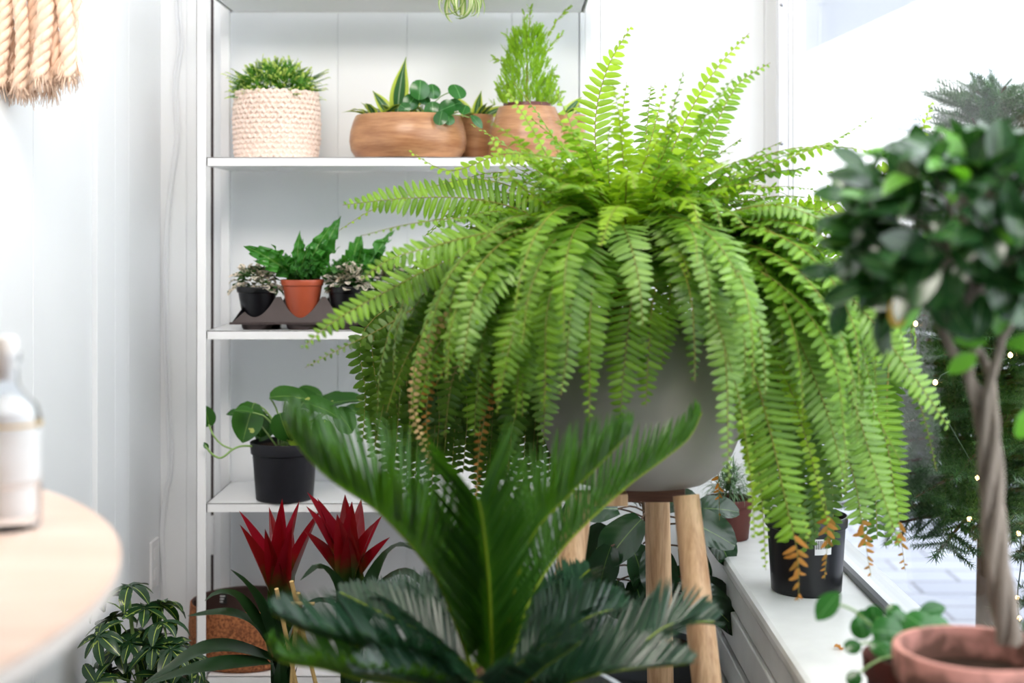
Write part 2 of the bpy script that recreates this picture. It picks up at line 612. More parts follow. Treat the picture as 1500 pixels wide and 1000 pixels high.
# window wall: low wall, glass, frame
mb = MB()
mb.box(.735, .80, -3, YB + .1, -.1, SZ - .002)
mb.box(.735, .80, -3, YB + .1, 2.62, ZC)
mb.box(.735, .80, -3, .9, SZ - .002, 2.62)
struct(mb.build('wall_right', 'wall'))
mb = MB()
mb.box(XG, XG + .006, .9, 3.66, SZ, 2.62)
w1 = struct(mb.build('window_1', 'glass'))
mb = MB()
mb.box(.6865, .697, 3.655, 3.70, SZ, ZC)
mb.box(.697, .712, 3.662, 3.70, SZ, ZC)
mb.box(.712, .722, 3.655, 3.70, SZ, ZC)
mb.box(.722, .752, 3.648, 3.70, SZ, 2.62)
mb.box(.713, .75, 3.70, YB + .05, SZ, 2.62)
mb.box(.712, .740, .9, 3.655, 2.58, 2.62)
mb.box(.712, .752, .9, .94, SZ, 2.58)
mb.build('window_frame', 'alu', w1, bevel=.001)
mb = MB()
mb.box(.714, .727, .94, 3.648, SZ + .0005, SZ + .014)
mb.build('gasket', 'darkstrip', w1)
mb = MB()
for py in (7, 210, 420):
    c = P(1145, py, 3.655)
    v = []
    mb.tube([c + A3(0, -.0035, 0), c + A3(0, -.002, 0), c], [.003, .0052, .0056], 14)
mb.build('screw', 'screw', w1)

mb = MB()
mb.box(.476, .734, .6, YB - .001, SZ - .034, SZ)
sill = struct(mb.build('window_sill_1', 'sill', bevel=.011))
sill.name = 'trim_1'
# slatted cover under the sill
mb = MB()
mb.box(.484, .498, .6, YB - .002, .527, SZ - .035)
for z0, z1 in ((.440, .518), (.350, .418), (.262, .330), (.174, .242), (.086, .154)):
    mb.box(.480, .494, .6, YB - .002, z0, z1)
for y in (.7, 1.7, 2.7, 3.7):
    mb.box(.494, .734, y, y + .03, 0, .58)
tag(mb.build('radiator_cover', 'sill', bevel=.003), 'white slatted radiator cover running under the window sill', 'radiator cover')

# cable down the corner
pts = [P(x, y, YB - .008) for x, y in ((258, -160), (258, 0), (262, 60), (255, 122), (258, 200), (250, 262), (243, 330), (240, 420), (243, 560), (248, 680), (241, 722), (236, 780), (239, 850), (243, 930), (244, 1100))]
c, _ = curve(pts, 70)
mb = MB()
mb.tube(c, .0036, 8)
mb.tube(c + A3(.007, 0, 0) + np.column_stack((np.sin(np.linspace(0, 14, 70)) * .0015, np.zeros(70), np.zeros(70))), .0036, 8)
tag(mb.build('white_cable', 'cable'), 'thin white double cable hanging down the wall left of the shelving rack', 'cable')
t = thing('outlet_cover', 'white outlet plate on the left wall beside the hanging cable', 'outlet', (XL, 3.71, P(0, 825, 3.71)[2]))
zc = P(0, 825, 3.71)[2]
mb = MB()
mb.box(XL, XL + .006, 3.672, 3.748, zc - .062, zc + .062)
mb.build('plate', 'rack', t, bevel=.002)
for s in (-1, 1):
    mb = MB()
    mb.box(XL + .006, XL + .008, 3.695, 3.725, zc + s * .027 - .014, zc + s * .027 + .014)
    mb.build('socket', 'rack', t, bevel=.001)

# ------------------------------------------------------------------ shelving rack
YF, YR = 3.44, 3.745
sh_z = {k: H - (py - 341) * YF / F for k, py in enumerate((-23, 230, 484, 737, 990))}
rack = thing('shelving_rack', 'tall white metal shelving rack against the back wall', 'shelf', (-.27, 3.6, 0))
for x in (-.763, .192):
    for y in (YF - .003, YR - .022):
        mb = MB()
        mb.box(x, x + .023, y, y + .003 if y < 3.5 else y + .022, 0, 2.3)
        if y < 3.5:
            mb.box(x if x < 0 else x + .020, (x + .003) if x < 0 else x + .023, y, y + .023, 0, 2.3)
        mb.build('post', 'rack', rack, bevel=.001)
for k, z in sh_z.items():
    mb = MB()
    mb.box(-.740, .192, YF, YR, z - .003, z)
    mb.box(-.740, .192, YF, YF + .004, z - .0215, z)
    mb.box(-.740, .192, YR - .004, YR, z - .0215, z)
    mb.box(-.740, -.736, YF, YR, z - .0215, z)
    mb.box(.188, .192, YF, YR, z - .0215, z)
    mb.box(-.73, .18, YF + .012, YR - .012, z - .0215, z - .019)
    mb.build('shelf', 'rack', rack, bevel=.0008)


def spot(px, d, z):
    return A3((px - 750) * d / F, d, z)


def pot(name, parent, c, r0, r1, h, mat, rimh=.018, rim=.004, wall=.003, seg=48, soil=None):
    """round flowerpot standing at c, foot radius r0, rim radius r1"""
    mb = MB()
    zr = h - rimh
    rr = r0 + (r1 - rim - r0) * zr / h
    mb.lathe([(0, 0), (r0 - .003, 0), (r0, .003), (rr, zr - .002), (rr + rim, zr), (r1, h - .002), (r1 - .001, h),
              (r1 - wall, h), (r1 - wall - .001, h - .004), (rr - wall, zr), (r0 - wall, .006), (0, .006)], c, seg)
    p = mb.build(name, mat, parent)
    z = h - .012 if soil is None else soil
    rs = rr - wall + .0005
    mb = MB()
    mb.lathe([(0, z + .004), (rs * .6, z + .003), (rs, z), (rs, z - .01), (0, z - .01)], c, 32)
    mb.build('soil', 'soil', parent)
    return p


# --- crochet basket with frosty fern
c = spot(405.5, 3.6, sh_z[1])
t = thing('frosty_fern_in_crochet_basket', 'frosty moss fern growing from a cream crocheted basket on the upper shelf', 'potted plant', c)
mb = MB()
rows, per = 14, 40
hh = .172
prof = lambda q: .1015 + .0065 * math.sin(q * PI * .95)
sph = []
el = MB()
el.lathe([(0, -1), (.55, -.8), (.95, -.3), (.95, .3), (.55, .8), (0, 1)], (0, 0, 0), 8)
ET = (el.v[0], el.lv[0], el.fs[0], np.zeros((len(el.v[0]), 2)))
for i in range(rows):
    q = (i + .5) / rows
    r = prof(q)
    for j in range(per):
        for s in (-1, 1):
            a = 2 * PI * (j + (.5 if i % 2 else 0) + s * .22) / per + G(0, .012)
            rad = A3(math.cos(a), math.sin(a), 0)
            tan = A3(-math.sin(a), math.cos(a), 0)
            o = c + rad * (r - .001 + G(0, .0007)) + A3(0, 0, q * hh + G(0, .0006))
            d = A3(0, 0, 1) * .75 + tan * s * .75
            X, Y, Z = frame(d, rad)
            R = np.column_stack((X * .0046, Z * .0048, Y * .0092))
            mb.tmpl(ET, R, o)
mb.lathe([(0, 0), (.094, 0), (.103, .01), (.1065, .08), (.101, .17), (.093, .17), (.093, .14), (0, .14)], c, 40)
mb.build('crochet_basket', 'yarn', t)
mb = MB()
W = lambda t_: .22 * math.sin(PI * min(1, t_ * 1.02 + .02)) ** .7
lb = blade(W, 3, 1, fold=.4, bend=.6)
sprig = MB()
for i in range(7):
    q = .15 + .12 * i
    for s in (-1, 1):
        put(sprig, lb, A3(0, q, 0), A3(s, .8, 0), A3(0, 0, 1), .26 * (1.1 - q * .6))
put(sprig, lb, A3(0, .8, 0), A3(0, 1, 0), A3(0, 0, 1), .3)
put(sprig, blade(lambda t_: .02, 2, 1), A3(0, 0, 0), A3(0, 1, 0), A3(0, 0, 1), 1)
SP = (np.concatenate(sprig.v), np.concatenate(sprig.lv), np.concatenate(sprig.fs), None)
vv = SP[0]
SP = (vv, SP[1], SP[2], np.column_stack((np.full(len(vv), .5), np.clip(vv[:, 1], 0, 1))))
for i in range(620):
    a = U(0, 2 * PI)
    e = math.acos(U(-0.05, 1))
    d = A3(math.cos(a) * math.sin(e), math.sin(a) * math.sin(e), math.cos(e))
    o = c + A3(0, 0, .155) + d * A3(.094, .094, .076) * U(.6, 1.02)
    o[2] += .012
    put(mb, SP, o, nz(d + A3(0, 0, .1) + rdir() * .7), d + rdir() * .5, U(.018, .034), mat=0)
for i in range(30):
    a = U(0, 2 * PI)
    d = A3(math.cos(a), math.sin(a), U(-.1, .5))
    put(mb, SP, c + A3(0, 0, .165) + d * .085, d, A3(0, 0, 1), U(.04, .055))
mb.build('foliage', 'frosty', t)

# --- wooden bowls on the upper shelf
FAT = lambda t_: (.05 + .95 * math.sin(PI * min(1, t_ * .93 + .07)) ** .8)


def woodvessel(parent, c, prof, name):
    mb = MB()
    inner = [(max(0, r - .007), z) for r, z in reversed(prof) if z > .008]
    mb.lathe([(0, 0)] + prof + inner + [(0, .012)], c, 64)
    return mb.build(name, 'bowlwood', parent)


def dracaena(parent, c, n, L, seed_dirs=None, name='dracaena_leaves', spread=1.0):
    mb = MB()
    for i in range(n):
        a = 2 * PI * i / n + U(-.3, .3)
        e = U(.45, 1.15) * spread
        d = A3(math.cos(a) * math.sin(e), math.sin(a) * math.sin(e), math.cos(e))
        l = L * U(.75, 1.15)
        T = blade(lambda t_: .15 * FAT(t_) * (1 - t_ ** 3) ** .8 + .003, 10, 2, fold=.35, bend=U(.5, 1.3), wave=.12, side=U(-.1, .1))
        put(mb, T, c + A3(math.cos(a), math.sin(a), 0) * .012, d, A3(-d[0] * .3, -d[1] * .3, 1), l)
    if seed_dirs:
        for d, l, w, b in seed_dirs:
            T = blade(lambda t_: w * FAT(t_) * (1 - t_ ** 3) ** .8 + .003, 14, 2, fold=.3, bend=b, wave=.15, wf=1.2, side=.12)
            put(mb, T, c, A3(*d), A3(.1, -1, .2), l)
    return mb.build(name, 'dracaena', parent)


c = spot(598, 3.575, sh_z[1])
t = thing('wooden_bowl_planter', 'wide turned wooden bowl planted with striped dracaena and round-leaf pilea', 'potted plant', c)
woodvessel(t, c, [(.118, 0), (.130, .003), (.143, .022), (.1475, .045), (.145, .07), (.138, .095), (.132, .108), (.130, .110), (.127, .110)], 'bowl')
mb = MB()
mb.lathe([(0, .098), (.12, .095), (.12, .08), (0, .08)], c, 32)
mb.build('soil', 'soil', t)
dracaena(t, c + A3(-.075, 0, .095), 9, .105, spread=1.15)
dracaena(t, c + A3(-.028, .01, .095), 6, .09, [((.02, -.12, 1), .165, .15, -.15), ((.5, -.1, .6), .1, .16, .5), ((-.5, -.2, .6), .11, .16, .9)], name='tall_dracaena_leaves')
dracaena(t, c + A3(.06, .03, .095), 7, .085, name='rear_dracaena_leaves')


def roundleaf(o, r, nrm, mb, mat=0):
    """round peltate leaf centred at o facing nrm"""
    X, Y, Z = frame(A3(*nz(np.cross(nrm, rdir()))), nrm)
    v, uv, f = [(0, 0, 0)], [(.5, .5)], []
    k = 16
    for ring in (.5, 1):
        for j in range(k):
            a = 2 * PI * j / k
            rr = ring * (1 + .06 * math.cos(a))
            v.append((rr * math.cos(a), rr * math.sin(a), -.16 * ring * ring + .03 * math.sin(2 * a) * ring))
            uv.append((.5 + .5 * ring * math.sin(a), .5 + .5 * ring * math.cos(a)))
    for j in range(k):
        q = (j + 1) % k
        f.append((0, 1 + j, 1 + q))
        f.append((1 + j, 1 + k + j, 1 + k + q, 1 + q))
    mb.tmpl(T_(v, f, uv), np.column_stack((X * r, Y * r, Z * r)), np.asarray(o, float), mat)


lm, sm = MB(), MB()
b0 = c + A3(.035, -.03, .098)
for px, py, rpx, dd in ((615, 132, 15, 0), (635, 134, 12, .02), (634, 160, 13, -.02), (654, 158, 12, -.04), (665, 153, 11, .0), (670, 132, 14, -.03), (645, 173, 11, -.06), (603, 148, 12, .02), (658, 175, 9, -.03), (622, 145, 10, .03), (680, 160, 9, .0), (593, 158, 9, .0)):
    o = P(px, py, 3.50 + dd)
    nrm = nz(A3(U(-.5, .5), -1, U(-.1, .9)))
    roundleaf(o, rpx / 585, nrm, lm)
    q, _ = curve([b0, (b0 + o) / 2 + A3(0, .01, .02), o + A3(0, .003, 0)], 8)
    sm.tube(q, .0014, 5)
o = P(702, 181, 3.44)
T = blade(lambda t_: .28 * math.sin(PI * (t_ * .95 + .03)) ** .8, 6, 1, fold=.2, bend=.3)
put(lm, T, o + A3(-.02, 0, .02), A3(1, -.2, -1), A3(.3, -1, .5), .042)
q, _ = curve([b0, P(665, 168, 3.46), P(692, 173, 3.44), o + A3(-.02, 0, .02)], 10)
sm.tube(q, .0012, 5)
lm.build('pilea_leaves', 'pilea', t)
sm.build('stems', 'stemg', t)

# straight wooden cup behind
c = spot(697, 3.665, sh_z[1])
t = thing('wooden_cup_planter', 'straight wooden cup of striped dracaena between the wide bowl and the cypress', 'potted plant', c)
woodvessel(t, c, [(.038, 0), (.041, .002), (.043, .06), (.046, .118), (.044, .120)], 'cup')
mb = MB()
mb.lathe([(0, .105), (.038, .104), (.038, .09), (0, .09)], c, 24)
mb.build('soil', 'soil', t)
dracaena(t, c + A3(0, 0, .10), 9, .085, [((.05, -.1, 1), .085, .17, -.2), ((-.6, -.3, .7), .1, .17, 1.0), ((.8, -.3, .6), .1, .15, .8)])

# tapering wooden vase, red-brown plastic pot and cypress in it
c = spot(772, 3.55, sh_z[1])
t = thing('tapered_wooden_vase', 'tapered turned wooden vase holding the lemon cypress on the upper shelf', 'vase', c)
woodvessel(t, c, [(.088, 0), (.094, .004), (.096, .02), (.092, .06), (.082, .10), (.072, .128), (.070, .130)], 'vase')
t2 = thing('lemon_cypress', 'bright lemon cypress in a red-brown plastic pot set inside a wooden vase', 'potted plant', c + A3(0, 0, .018))
pot('plastic_pot', t2, c + A3(0, 0, .018), .045, .060, .122, 'redrim', rimh=.016)
mb, ms = MB(), MB()
scale_leaf = blade(lambda t_: .11, 1, 1, fold=.5)
tw = MB()
for i in range(9):
    q = .08 + .1 * i
    for s in (-1, 1):
        put(tw, scale_leaf, A3(0, q, 0), A3(s * .75, 1, U(-.4, .4)), A3(0, 0, 1), .30 * (1.15 - q * .7), .26)
put(tw, blade(lambda t_: .02 * (1 - .5 * t_), 2, 1, fold=.5), A3(0, 0, 0), A3(0, 1, 0), A3(0, 0, 1), 1)
TW = (np.concatenate(tw.v), np.concatenate(tw.lv), np.concatenate(tw.fs), np.zeros((tw.n, 2)))
base = c + A3(0, 0, .13)
ms.tube([base, base + A3(0, 0, .18)], [.004, .0015], 6)
for i in range(900):
    h = U(0, 1) ** 1.1
    a = U(0, 2 * PI)
    rr = (.075 * (1 - h * .62) + .006) * U(.25, 1) ** .6
    o = base + A3(math.cos(a) * rr, math.sin(a) * rr, .002 + h * .185)
    put(mb, TW, o, nz(A3(math.cos(a) * .4, math.sin(a) * .4, 1) + rdir() * .35), rdir(), L := U(.018, .034), L * .6)
for (px, py) in ((833, 12), (777, 12), (824, 52), (741, 50), (724, 85), (817, 110), (768, 20), (822, 135), (735, 125)):
    o = P(px, py, 3.55)
    s = base + A3((o[0] - c[0]) * .45, 0, max(0, (o[2] - base[2]) * .68))
    q, _ = curve([s, (s + o) / 2 + A3(0, 0, .01), o], 7)
    ms.tube(q, .0008, 4)
    for k in range(1, 7):
        for s_ in (-1, 1):
            put(mb, TW, q[k - 1] * .4 + q[k] * .6, nz((q[k] - q[k - 1]) / .01 + rdir() * .8), rdir(), .018)
mb.build('foliage', 'cedar', t2)
ms.build('stem', 'cedarstem', t2)

c = spot(822, 3.64, sh_z[1])
t = thing('wooden_pot_with_dracaena', 'wooden pot of striped dracaena right of the cypress, half hidden by the big fern', 'potted plant', c)
woodvessel(t, c, [(.050, 0), (.055, .003), (.060, .06), (.063, .116), (.060, .118)], 'pot')
mb = MB()
mb.lathe([(0, .105), (.052, .104), (.052, .09), (0, .09)], c, 24)
mb.build('soil', 'soil', t)
dracaena(t, c + A3(0, 0, .10), 11, .085, [((.5, -.3, .8), .09, .17, .9)])

# spider plant baby hanging from above
c = P(676, -14, 3.40)
t = thing('spider_plant_baby', 'variegated spider plantlet dangling in front of the top shelf', 'plant', c)
mb = MB()
for k in range(15):
    a = 2 * PI * k / 15 + U(-.2, .2)
    T = blade(lambda t_: .075 * math.sin(PI * (.12 + t_ * .86)) ** .6, 12, 1, fold=.5, bend=U(1.8, 3.6), side=U(-.1, .1))
    put(mb, T, c, A3(math.cos(a), math.sin(a) * .6, U(-.2, .5)), A3(0, 0, 1), U(.075, .11))
for (dx, dz) in ((.035, .01), (-.02, .0), (.01, -.01)):
    T = blade(lambda t_: .05, 12, 1, fold=.5, bend=2.2)
    put(mb, T, c + A3(dx * .3, 0, 0), A3(dx, -.01, -.03), A3(.4, 0, 1), .085)
mb.build('leaves', 'spider', t)
mb = MB()
q, _ = curve([c, c + A3(.01, .0, .08), c + A3(.0, .01, .2), A3(c[0] - .01, YF + .02, 2.0)], 14)
mb.tube(q, .0015, 5)
mb.build('runner', 'stemg', t)
cs = A3(c[0] - .01, YF + .09, sh_z[0])
t = thing('spider_plant', 'spider plant in a white pot on the topmost shelf, only its runner in view', 'potted plant', cs)
pot('pot', t, cs, .05, .065, .11, 'whitepot')
mb = MB()
for k in range(24):
    a = 2 * PI * k / 24
    T = blade(lambda t_: .04 * math.sin(PI * (.12 + t_ * .86)) ** .6, 10, 1, fold=.5, bend=U(1.0, 1.8))
    put(mb, T, cs + A3(0, 0, .1), A3(math.cos(a), math.sin(a) * .4, 1.2), A3(0, 0, 1), U(.1, .16))
mb.build('leaves', 'spider', t)

# ------------------------------------------------------------------ second shelf: carry tray with small pots
z2 = sh_z[2]
c0 = spot(432, 3.52, z2)
x0, x1 = P(342, 0, 3.48)[0], P(575, 0, 3.48)[0]
t = thing('carry_tray', 'brown-black plastic carry tray holding the small pots on the middle shelf', 'tray', A3((x0 + x1) / 2, 3.53, z2))
cups = [spot(377, 3.50, z2), spot(443, 3.495, z2), spot(509, 3.50, z2), spot(568, 3.51, z2)]
rows2 = [q + A3(.004, .105, 0) for q in cups]
mb = MB()
yf, yb = 3.455, 3.66
zt, zb = .080, .017


def arch(x):
    """height of the tray's cut edge above its lip: low where the cups are"""
    d = min(abs(x - q[0]) for q in cups)
    hw = .0495
    if d < hw:
        return zb + .014 + (zt - zb - .014) * (d / hw) ** 1.9
    return zt


nx = 90
for side, (ya, yt) in enumerate(((yf, yf + .022), (yb, yb - .022))):
    v, f = [], []
    for i in range(nx + 1):
        q = i / nx
        x = x0 + (x1 - x0) * q
        xin = min(max(x, x0 + .03), x1 - .03)
        h = arch(x) if x0 + .03 < x < x1 - .03 else arch(xin) * max(0, min((x - x0), (x1 - x)) / .03) + zb * (1 - max(0, min((x - x0), (x1 - x)) / .03))
        fr = (h - zb) / (zt - zb)
        v += [(x, ya, z2 + zb), (x, ya + (yt - ya) * fr, z2 + max(h, zb + .001)), (x, ya + (yt - ya) * fr + (.002 if side == 0 else -.002), z2 + max(h, zb + .001)), (x, ya + (.002 if side == 0 else -.002), z2 + zb)]
    for i in range(nx):
        for k in range(4):
            a, b = i * 4 + k, i * 4 + (k + 1) % 4
            f.append((a, b, b + 4, a + 4))
    mb.add(v, f)
mb.box(x0 - .004, x1 + .004, yf - .006, yf + .004, z2 + zb - .003, z2 + zb + .002)
mb.box(x0 - .004, x1 + .004, yb - .004, yb + .006, z2 + zb - .003, z2 + zb + .002)
mb.box(x0, x1, yf, yb, z2 + zb - .002, z2 + zb)
for xx in (x0, x1):
    s = 1 if xx == x0 else -1
    mb.add([(xx, yf, z2 + zb), (xx, yb, z2 + zb), (xx + s * .03, yb - .022, z2 + zt * .8), (xx + s * .03, yf + .022, z2 + zt * .8)], [(0, 1, 2, 3)])
for q in cups + rows2:
    mb.lathe([(0, 0), (.034, 0), (.037, .003), (.040, .0165), (0, .0165)], q, 28)
mb.build('tray_body', 'browntray', t)

OVAL = lambda t_: .32 * math.sin(PI * (t_ * .94 + .04)) ** .85


def hypoestes(c, label, zt):
    t = thing('polka_dot_plant', label, 'potted plant', c, None)
    pot('pot', t, c, .034, .052, .088, 'blackpot', rimh=.014, rim=.003)
    mb = MB()
    Ts = [blade(OVAL, 5, 1, fold=U(.1, .4), bend=U(.3, 1.0)) for _ in range(4)]
    for i in range(150):
        a = U(0, 2 * PI)
        e = U(.1, 1.75)
        d = A3(math.cos(a) * math.sin(e), math.sin(a) * math.sin(e), math.cos(e))
        o = c + A3(0, 0, .088) + d * A3(.056, .05, .045) * U(.45, 1)
        put(mb, rnd.choice(Ts), o, nz(d + rdir() * .5 + A3(0, -.2, 0)), nz(A3(0, -.4, 1) + d * .5), U(.020, .032), mat=0 if rnd.random() < .62 else 1)
    mb.build('foliage', ['hypo', 'hypog'], t)


hypoestes(cups[0] + A3(0, 0, .017), 'white-speckled polka dot plant in the leftmost black pot of the carry tray', 0)
hypoestes(cups[2] + A3(0, 0, .017), 'white-speckled polka dot plant in the black pot right of the terracotta one', 0)
hypoestes(rows2[3] + A3(0, 0, .017), 'white-speckled polka dot plant at the tray back right behind the fern fronds', 0)


def wavefern(c, label, potmat, name_r=(.034, .0535), specs=None, n=10, L=.1):
    t = thing('crispy_wave_fern', label, 'potted plant', c)
    pot('pot', t, c, name_r[0], name_r[1], .105 if potmat == 'terraplastic' else .09, potmat, rimh=.014, rim=.003)
    mb = MB()
    top = c + A3(0, 0, .10 if potmat == 'terraplastic' else .085)
    for i in range(n):
        a = 2 * PI * i / n + U(-.3, .3)
        T = blade(lambda t_: .15 * math.sin(PI * (t_ * .8 + .14)) ** .7 * (1 - t_ ** 6), 26, 2, fold=.3, bend=U(-.3, 2.0), wave=.75, wf=U(4, 6), side=U(-.4, .4))
        e = U(.2, 1.0)
        put(mb, T, top + A3(math.cos(a), math.sin(a), 0) * .01, A3(math.cos(a) * math.sin(e), math.sin(a) * math.sin(e), math.cos(e)), A3(-math.cos(a), -math.sin(a) - .3, .5), L * U(.75, 1.15))
    for d, l, b in specs or ():
        T = blade(lambda t_: .15 * math.sin(PI * (t_ * .8 + .14)) ** .7 * (1 - t_ ** 5), 30, 2, fold=.3, bend=b * 1.6, wave=.7, wf=6, side=U(-.3, .35))
        put(mb, T, top, A3(*d), A3(.1, -1, .5), l)
    mb.build('fronds', 'wavef', t)


wavefern(cups[1] + A3(0, 0, .017), 'crinkled wave fern in a terracotta-coloured plastic pot at the front of the tray', 'terraplastic',
         specs=[((-1.0, 0, .75), .19, -.7), ((-.65, 0, .8), .15, .8), ((-.3, -.3, 1), .12, .2), ((.35, -.2, 1), .16, .1), ((.1, -.3, .9), .11, -.4), ((.7, 0, 1), .19, .3), ((.55, -.2, .5), .09, .3)], n=15, L=.115)
wavefern(rows2[2] + A3(0, 0, .017), 'crinkled wave fern in a black pot at the back of the tray', 'blackpot',
         specs=[((-.1, 0, 1), .16, .7), ((.4, 0, 1), .15, .8), ((.15, -.1, 1), .13, -.6)], n=18, L=.145)

# ------------------------------------------------------------------ third shelf: pothos
z3 = sh_z[3]
c = spot(417, 3.50, z3)
t = thing('pothos_in_black_pot', 'trailing pothos in a matt black nursery pot on the lower shelf', 'potted plant', c)
pot('pot', t, c, .070, .0845, .142, 'blackpot2', rimh=.028, rim=.004)


def heart(t_):
    return .39 * (math.sin(PI * min(1, t_ * .86 + .14)) ** .75) * (1 if t_ > .08 else .75)


lm, sm = MB(), MB()
nm = MB()
tc_ = c + A3(0, 0, .135)
for (px, py, dx, dy, L, dep, face) in (
        (372, 590, -.3, -1, 60, 3.46, .3), (395, 582, .9, .15, 60, 3.48, .7), (420, 580, .95, -.25, 62, 3.50, .8), (380, 600, -.1, -.9, 48, 3.50, .1),
        (445, 590, 1, -.2, 60, 3.47, .6), (450, 605, -.8, -.6, 50, 3.45, .5), (478, 592, 1, .25, 58, 3.52, .6), (492, 600, .7, -.8, 46, 3.50, .4),
        (470, 615, .2, -1, 45, 3.46, .3), (505, 598, 1, -.1, 45, 3.54, .5), (410, 605, .3, -1, 48, 3.44, .2), (435, 575, .9, .1, 40, 3.58, .8),
        (400, 612, -.6, -.8, 42, 3.55, .3), (370, 604, -1, .3, 28, 3.42, .6), (352, 606, -.9, .15, 22, 3.47, .9), (463, 600, .6, .6, 52, 3.58, .5)):
    o = P(px, py, dep)
    d = A3(dx, U(-.35, .1), dy)
    T = blade(heart, 9, 2, fold=.25, bend=U(.2, .8), wave=.06, wf=1.5)
    put(lm, T, o, d, A3(U(-.2, .2), -face * .6, 1) if face > .45 else A3(U(-.3, .3), -1, .5), L / 595, mat=0)
    b = tc_ + A3(U(-.02, .02), U(-.03, .0), -.008)
    q, _ = curve([b, b * .4 + o * .6 + A3(0, 0, .02), o], 10)
    sm.tube(q, .0022, 6)
T = blade(heart, 9, 2, fold=.35, bend=-.3)
put(nm, T, P(435, 655, 3.46), A3(.1, -.1, 1), A3(-.2, -1, 0), .062)
nm.build('lit_leaf', 'pothosneon', t)
# vine trailing left
q, _ = curve([tc_ + A3(-.06, -.03, -.002), P(355, 653, 3.44), P(341, 658, 3.42), P(325, 670, 3.41), P(312, 666, 3.41), P(300, 652, 3.41)], 22)
sm.tube(q, .0026, 7)
q, _ = curve([P(341, 658, 3.42), P(325, 651, 3.425), P(313, 638, 3.43), P(306, 622, 3.45)], 12)
sm.tube(q, .0022, 6)
put(lm, blade(heart, 9, 2, fold=.1, bend=.3), P(307, 624, 3.462), A3(-.25, 0, 1), A3(.2, -1, .1), .053)
put(lm, blade(OVAL, 5, 1, fold=.6), P(305, 658, 3.41), A3(-.5, 0, .8), A3(.2, -1, .1), .02)
lm.build('leaves', 'pothos', t)
sm.build('stems', 'stemg', t)

# ------------------------------------------------------------------ bottom shelf: cork basket
c = spot(361, 3.585, sh_z[4])
t = thing('cork_basket', 'round cork-brown basket with dark lining on the bottom shelf', 'basket', c)
mb = MB()
RB = .143
mb.lathe([(0, 0), (RB - .02, 0), (RB - .008, .01), (RB - .001, .05), (RB, .09), (RB - .004, .148), (RB - .008, .150)], c, 48, cap=False)
mb.build('body', 'cork', t)
mb = MB()
mb.lathe([(RB - .008, .150), (RB - .012, .146), (RB - .012, .04), (RB - .03, .01), (0, .01)], c, 48, cap=False)
mb.build('lining', 'corkin', t)
mb = MB()
a = math.radians(128)
q = c + A3(math.cos(a) * (RB - .014), math.sin(a) * (RB - .014), 0)
mb.box(q[0] - .010, q[0] + .010, q[1] - .004, q[1] - .002, c[2] + .112, c[2] + .138)
g = mb.build('tag', 'ink', t)
mb = MB()
for k in range(3):
    mb.box(q[0] - .007, q[0] + .006 - k * .003, q[1] - .0052, q[1] - .004, c[2] + .130 - k * .007, c[2] + .133 - k * .007)
mb.build('tag_print', 'label', g)

# ------------------------------------------------------------------ the big Boston fern
cf = A3(P(938, 0, 2.62)[0], 2.62, P(0, 705, 2.62)[2])
fern = thing('boston_fern', 'huge arching Boston fern in a rounded grey concrete planter', 'potted plant', cf)
mb = MB()
hp = .30
prof = [(0, 0), (.10, 0), (.120, .004), (.145, .022), (.168, .055), (.182, .09), (.187, .12), (.186, .16), (.180, .20), (.170, .25), (.162, hp - .004), (.158, hp), (.148, hp), (.146, hp - .004), (.160, .2), (.165, .12), (0, .05)]
mb.lathe(prof, cf, 72)
mb.build('planter', 'concrete', fern, sharp=60)
mb = MB()
mb.lathe([(0, hp - .015), (.10, hp - .02), (.152, hp - .03), (.152, hp - .06), (0, hp - .06)], cf, 40)
mb.build('soil', 'soil', fern)

PW = lambda t_: .5 * (min(1, .55 + t_ * 3.2)) * (1 - t_ ** 3.2) ** .6
PIN = [blade(PW, 5, 1, fold=-f_ * 1.2, bend=b_, side=s_ * 3, asp=.3) for f_, b_, s_ in
       ((.25, .3, .12), (.15, .55, .08), (.3, .8, .15), (.1, .15, .1), (.35, .45, .2))]
nfr = [0]
stuff_leaf, stuff_stem, stuff_dark = MB(), MB(), MB()


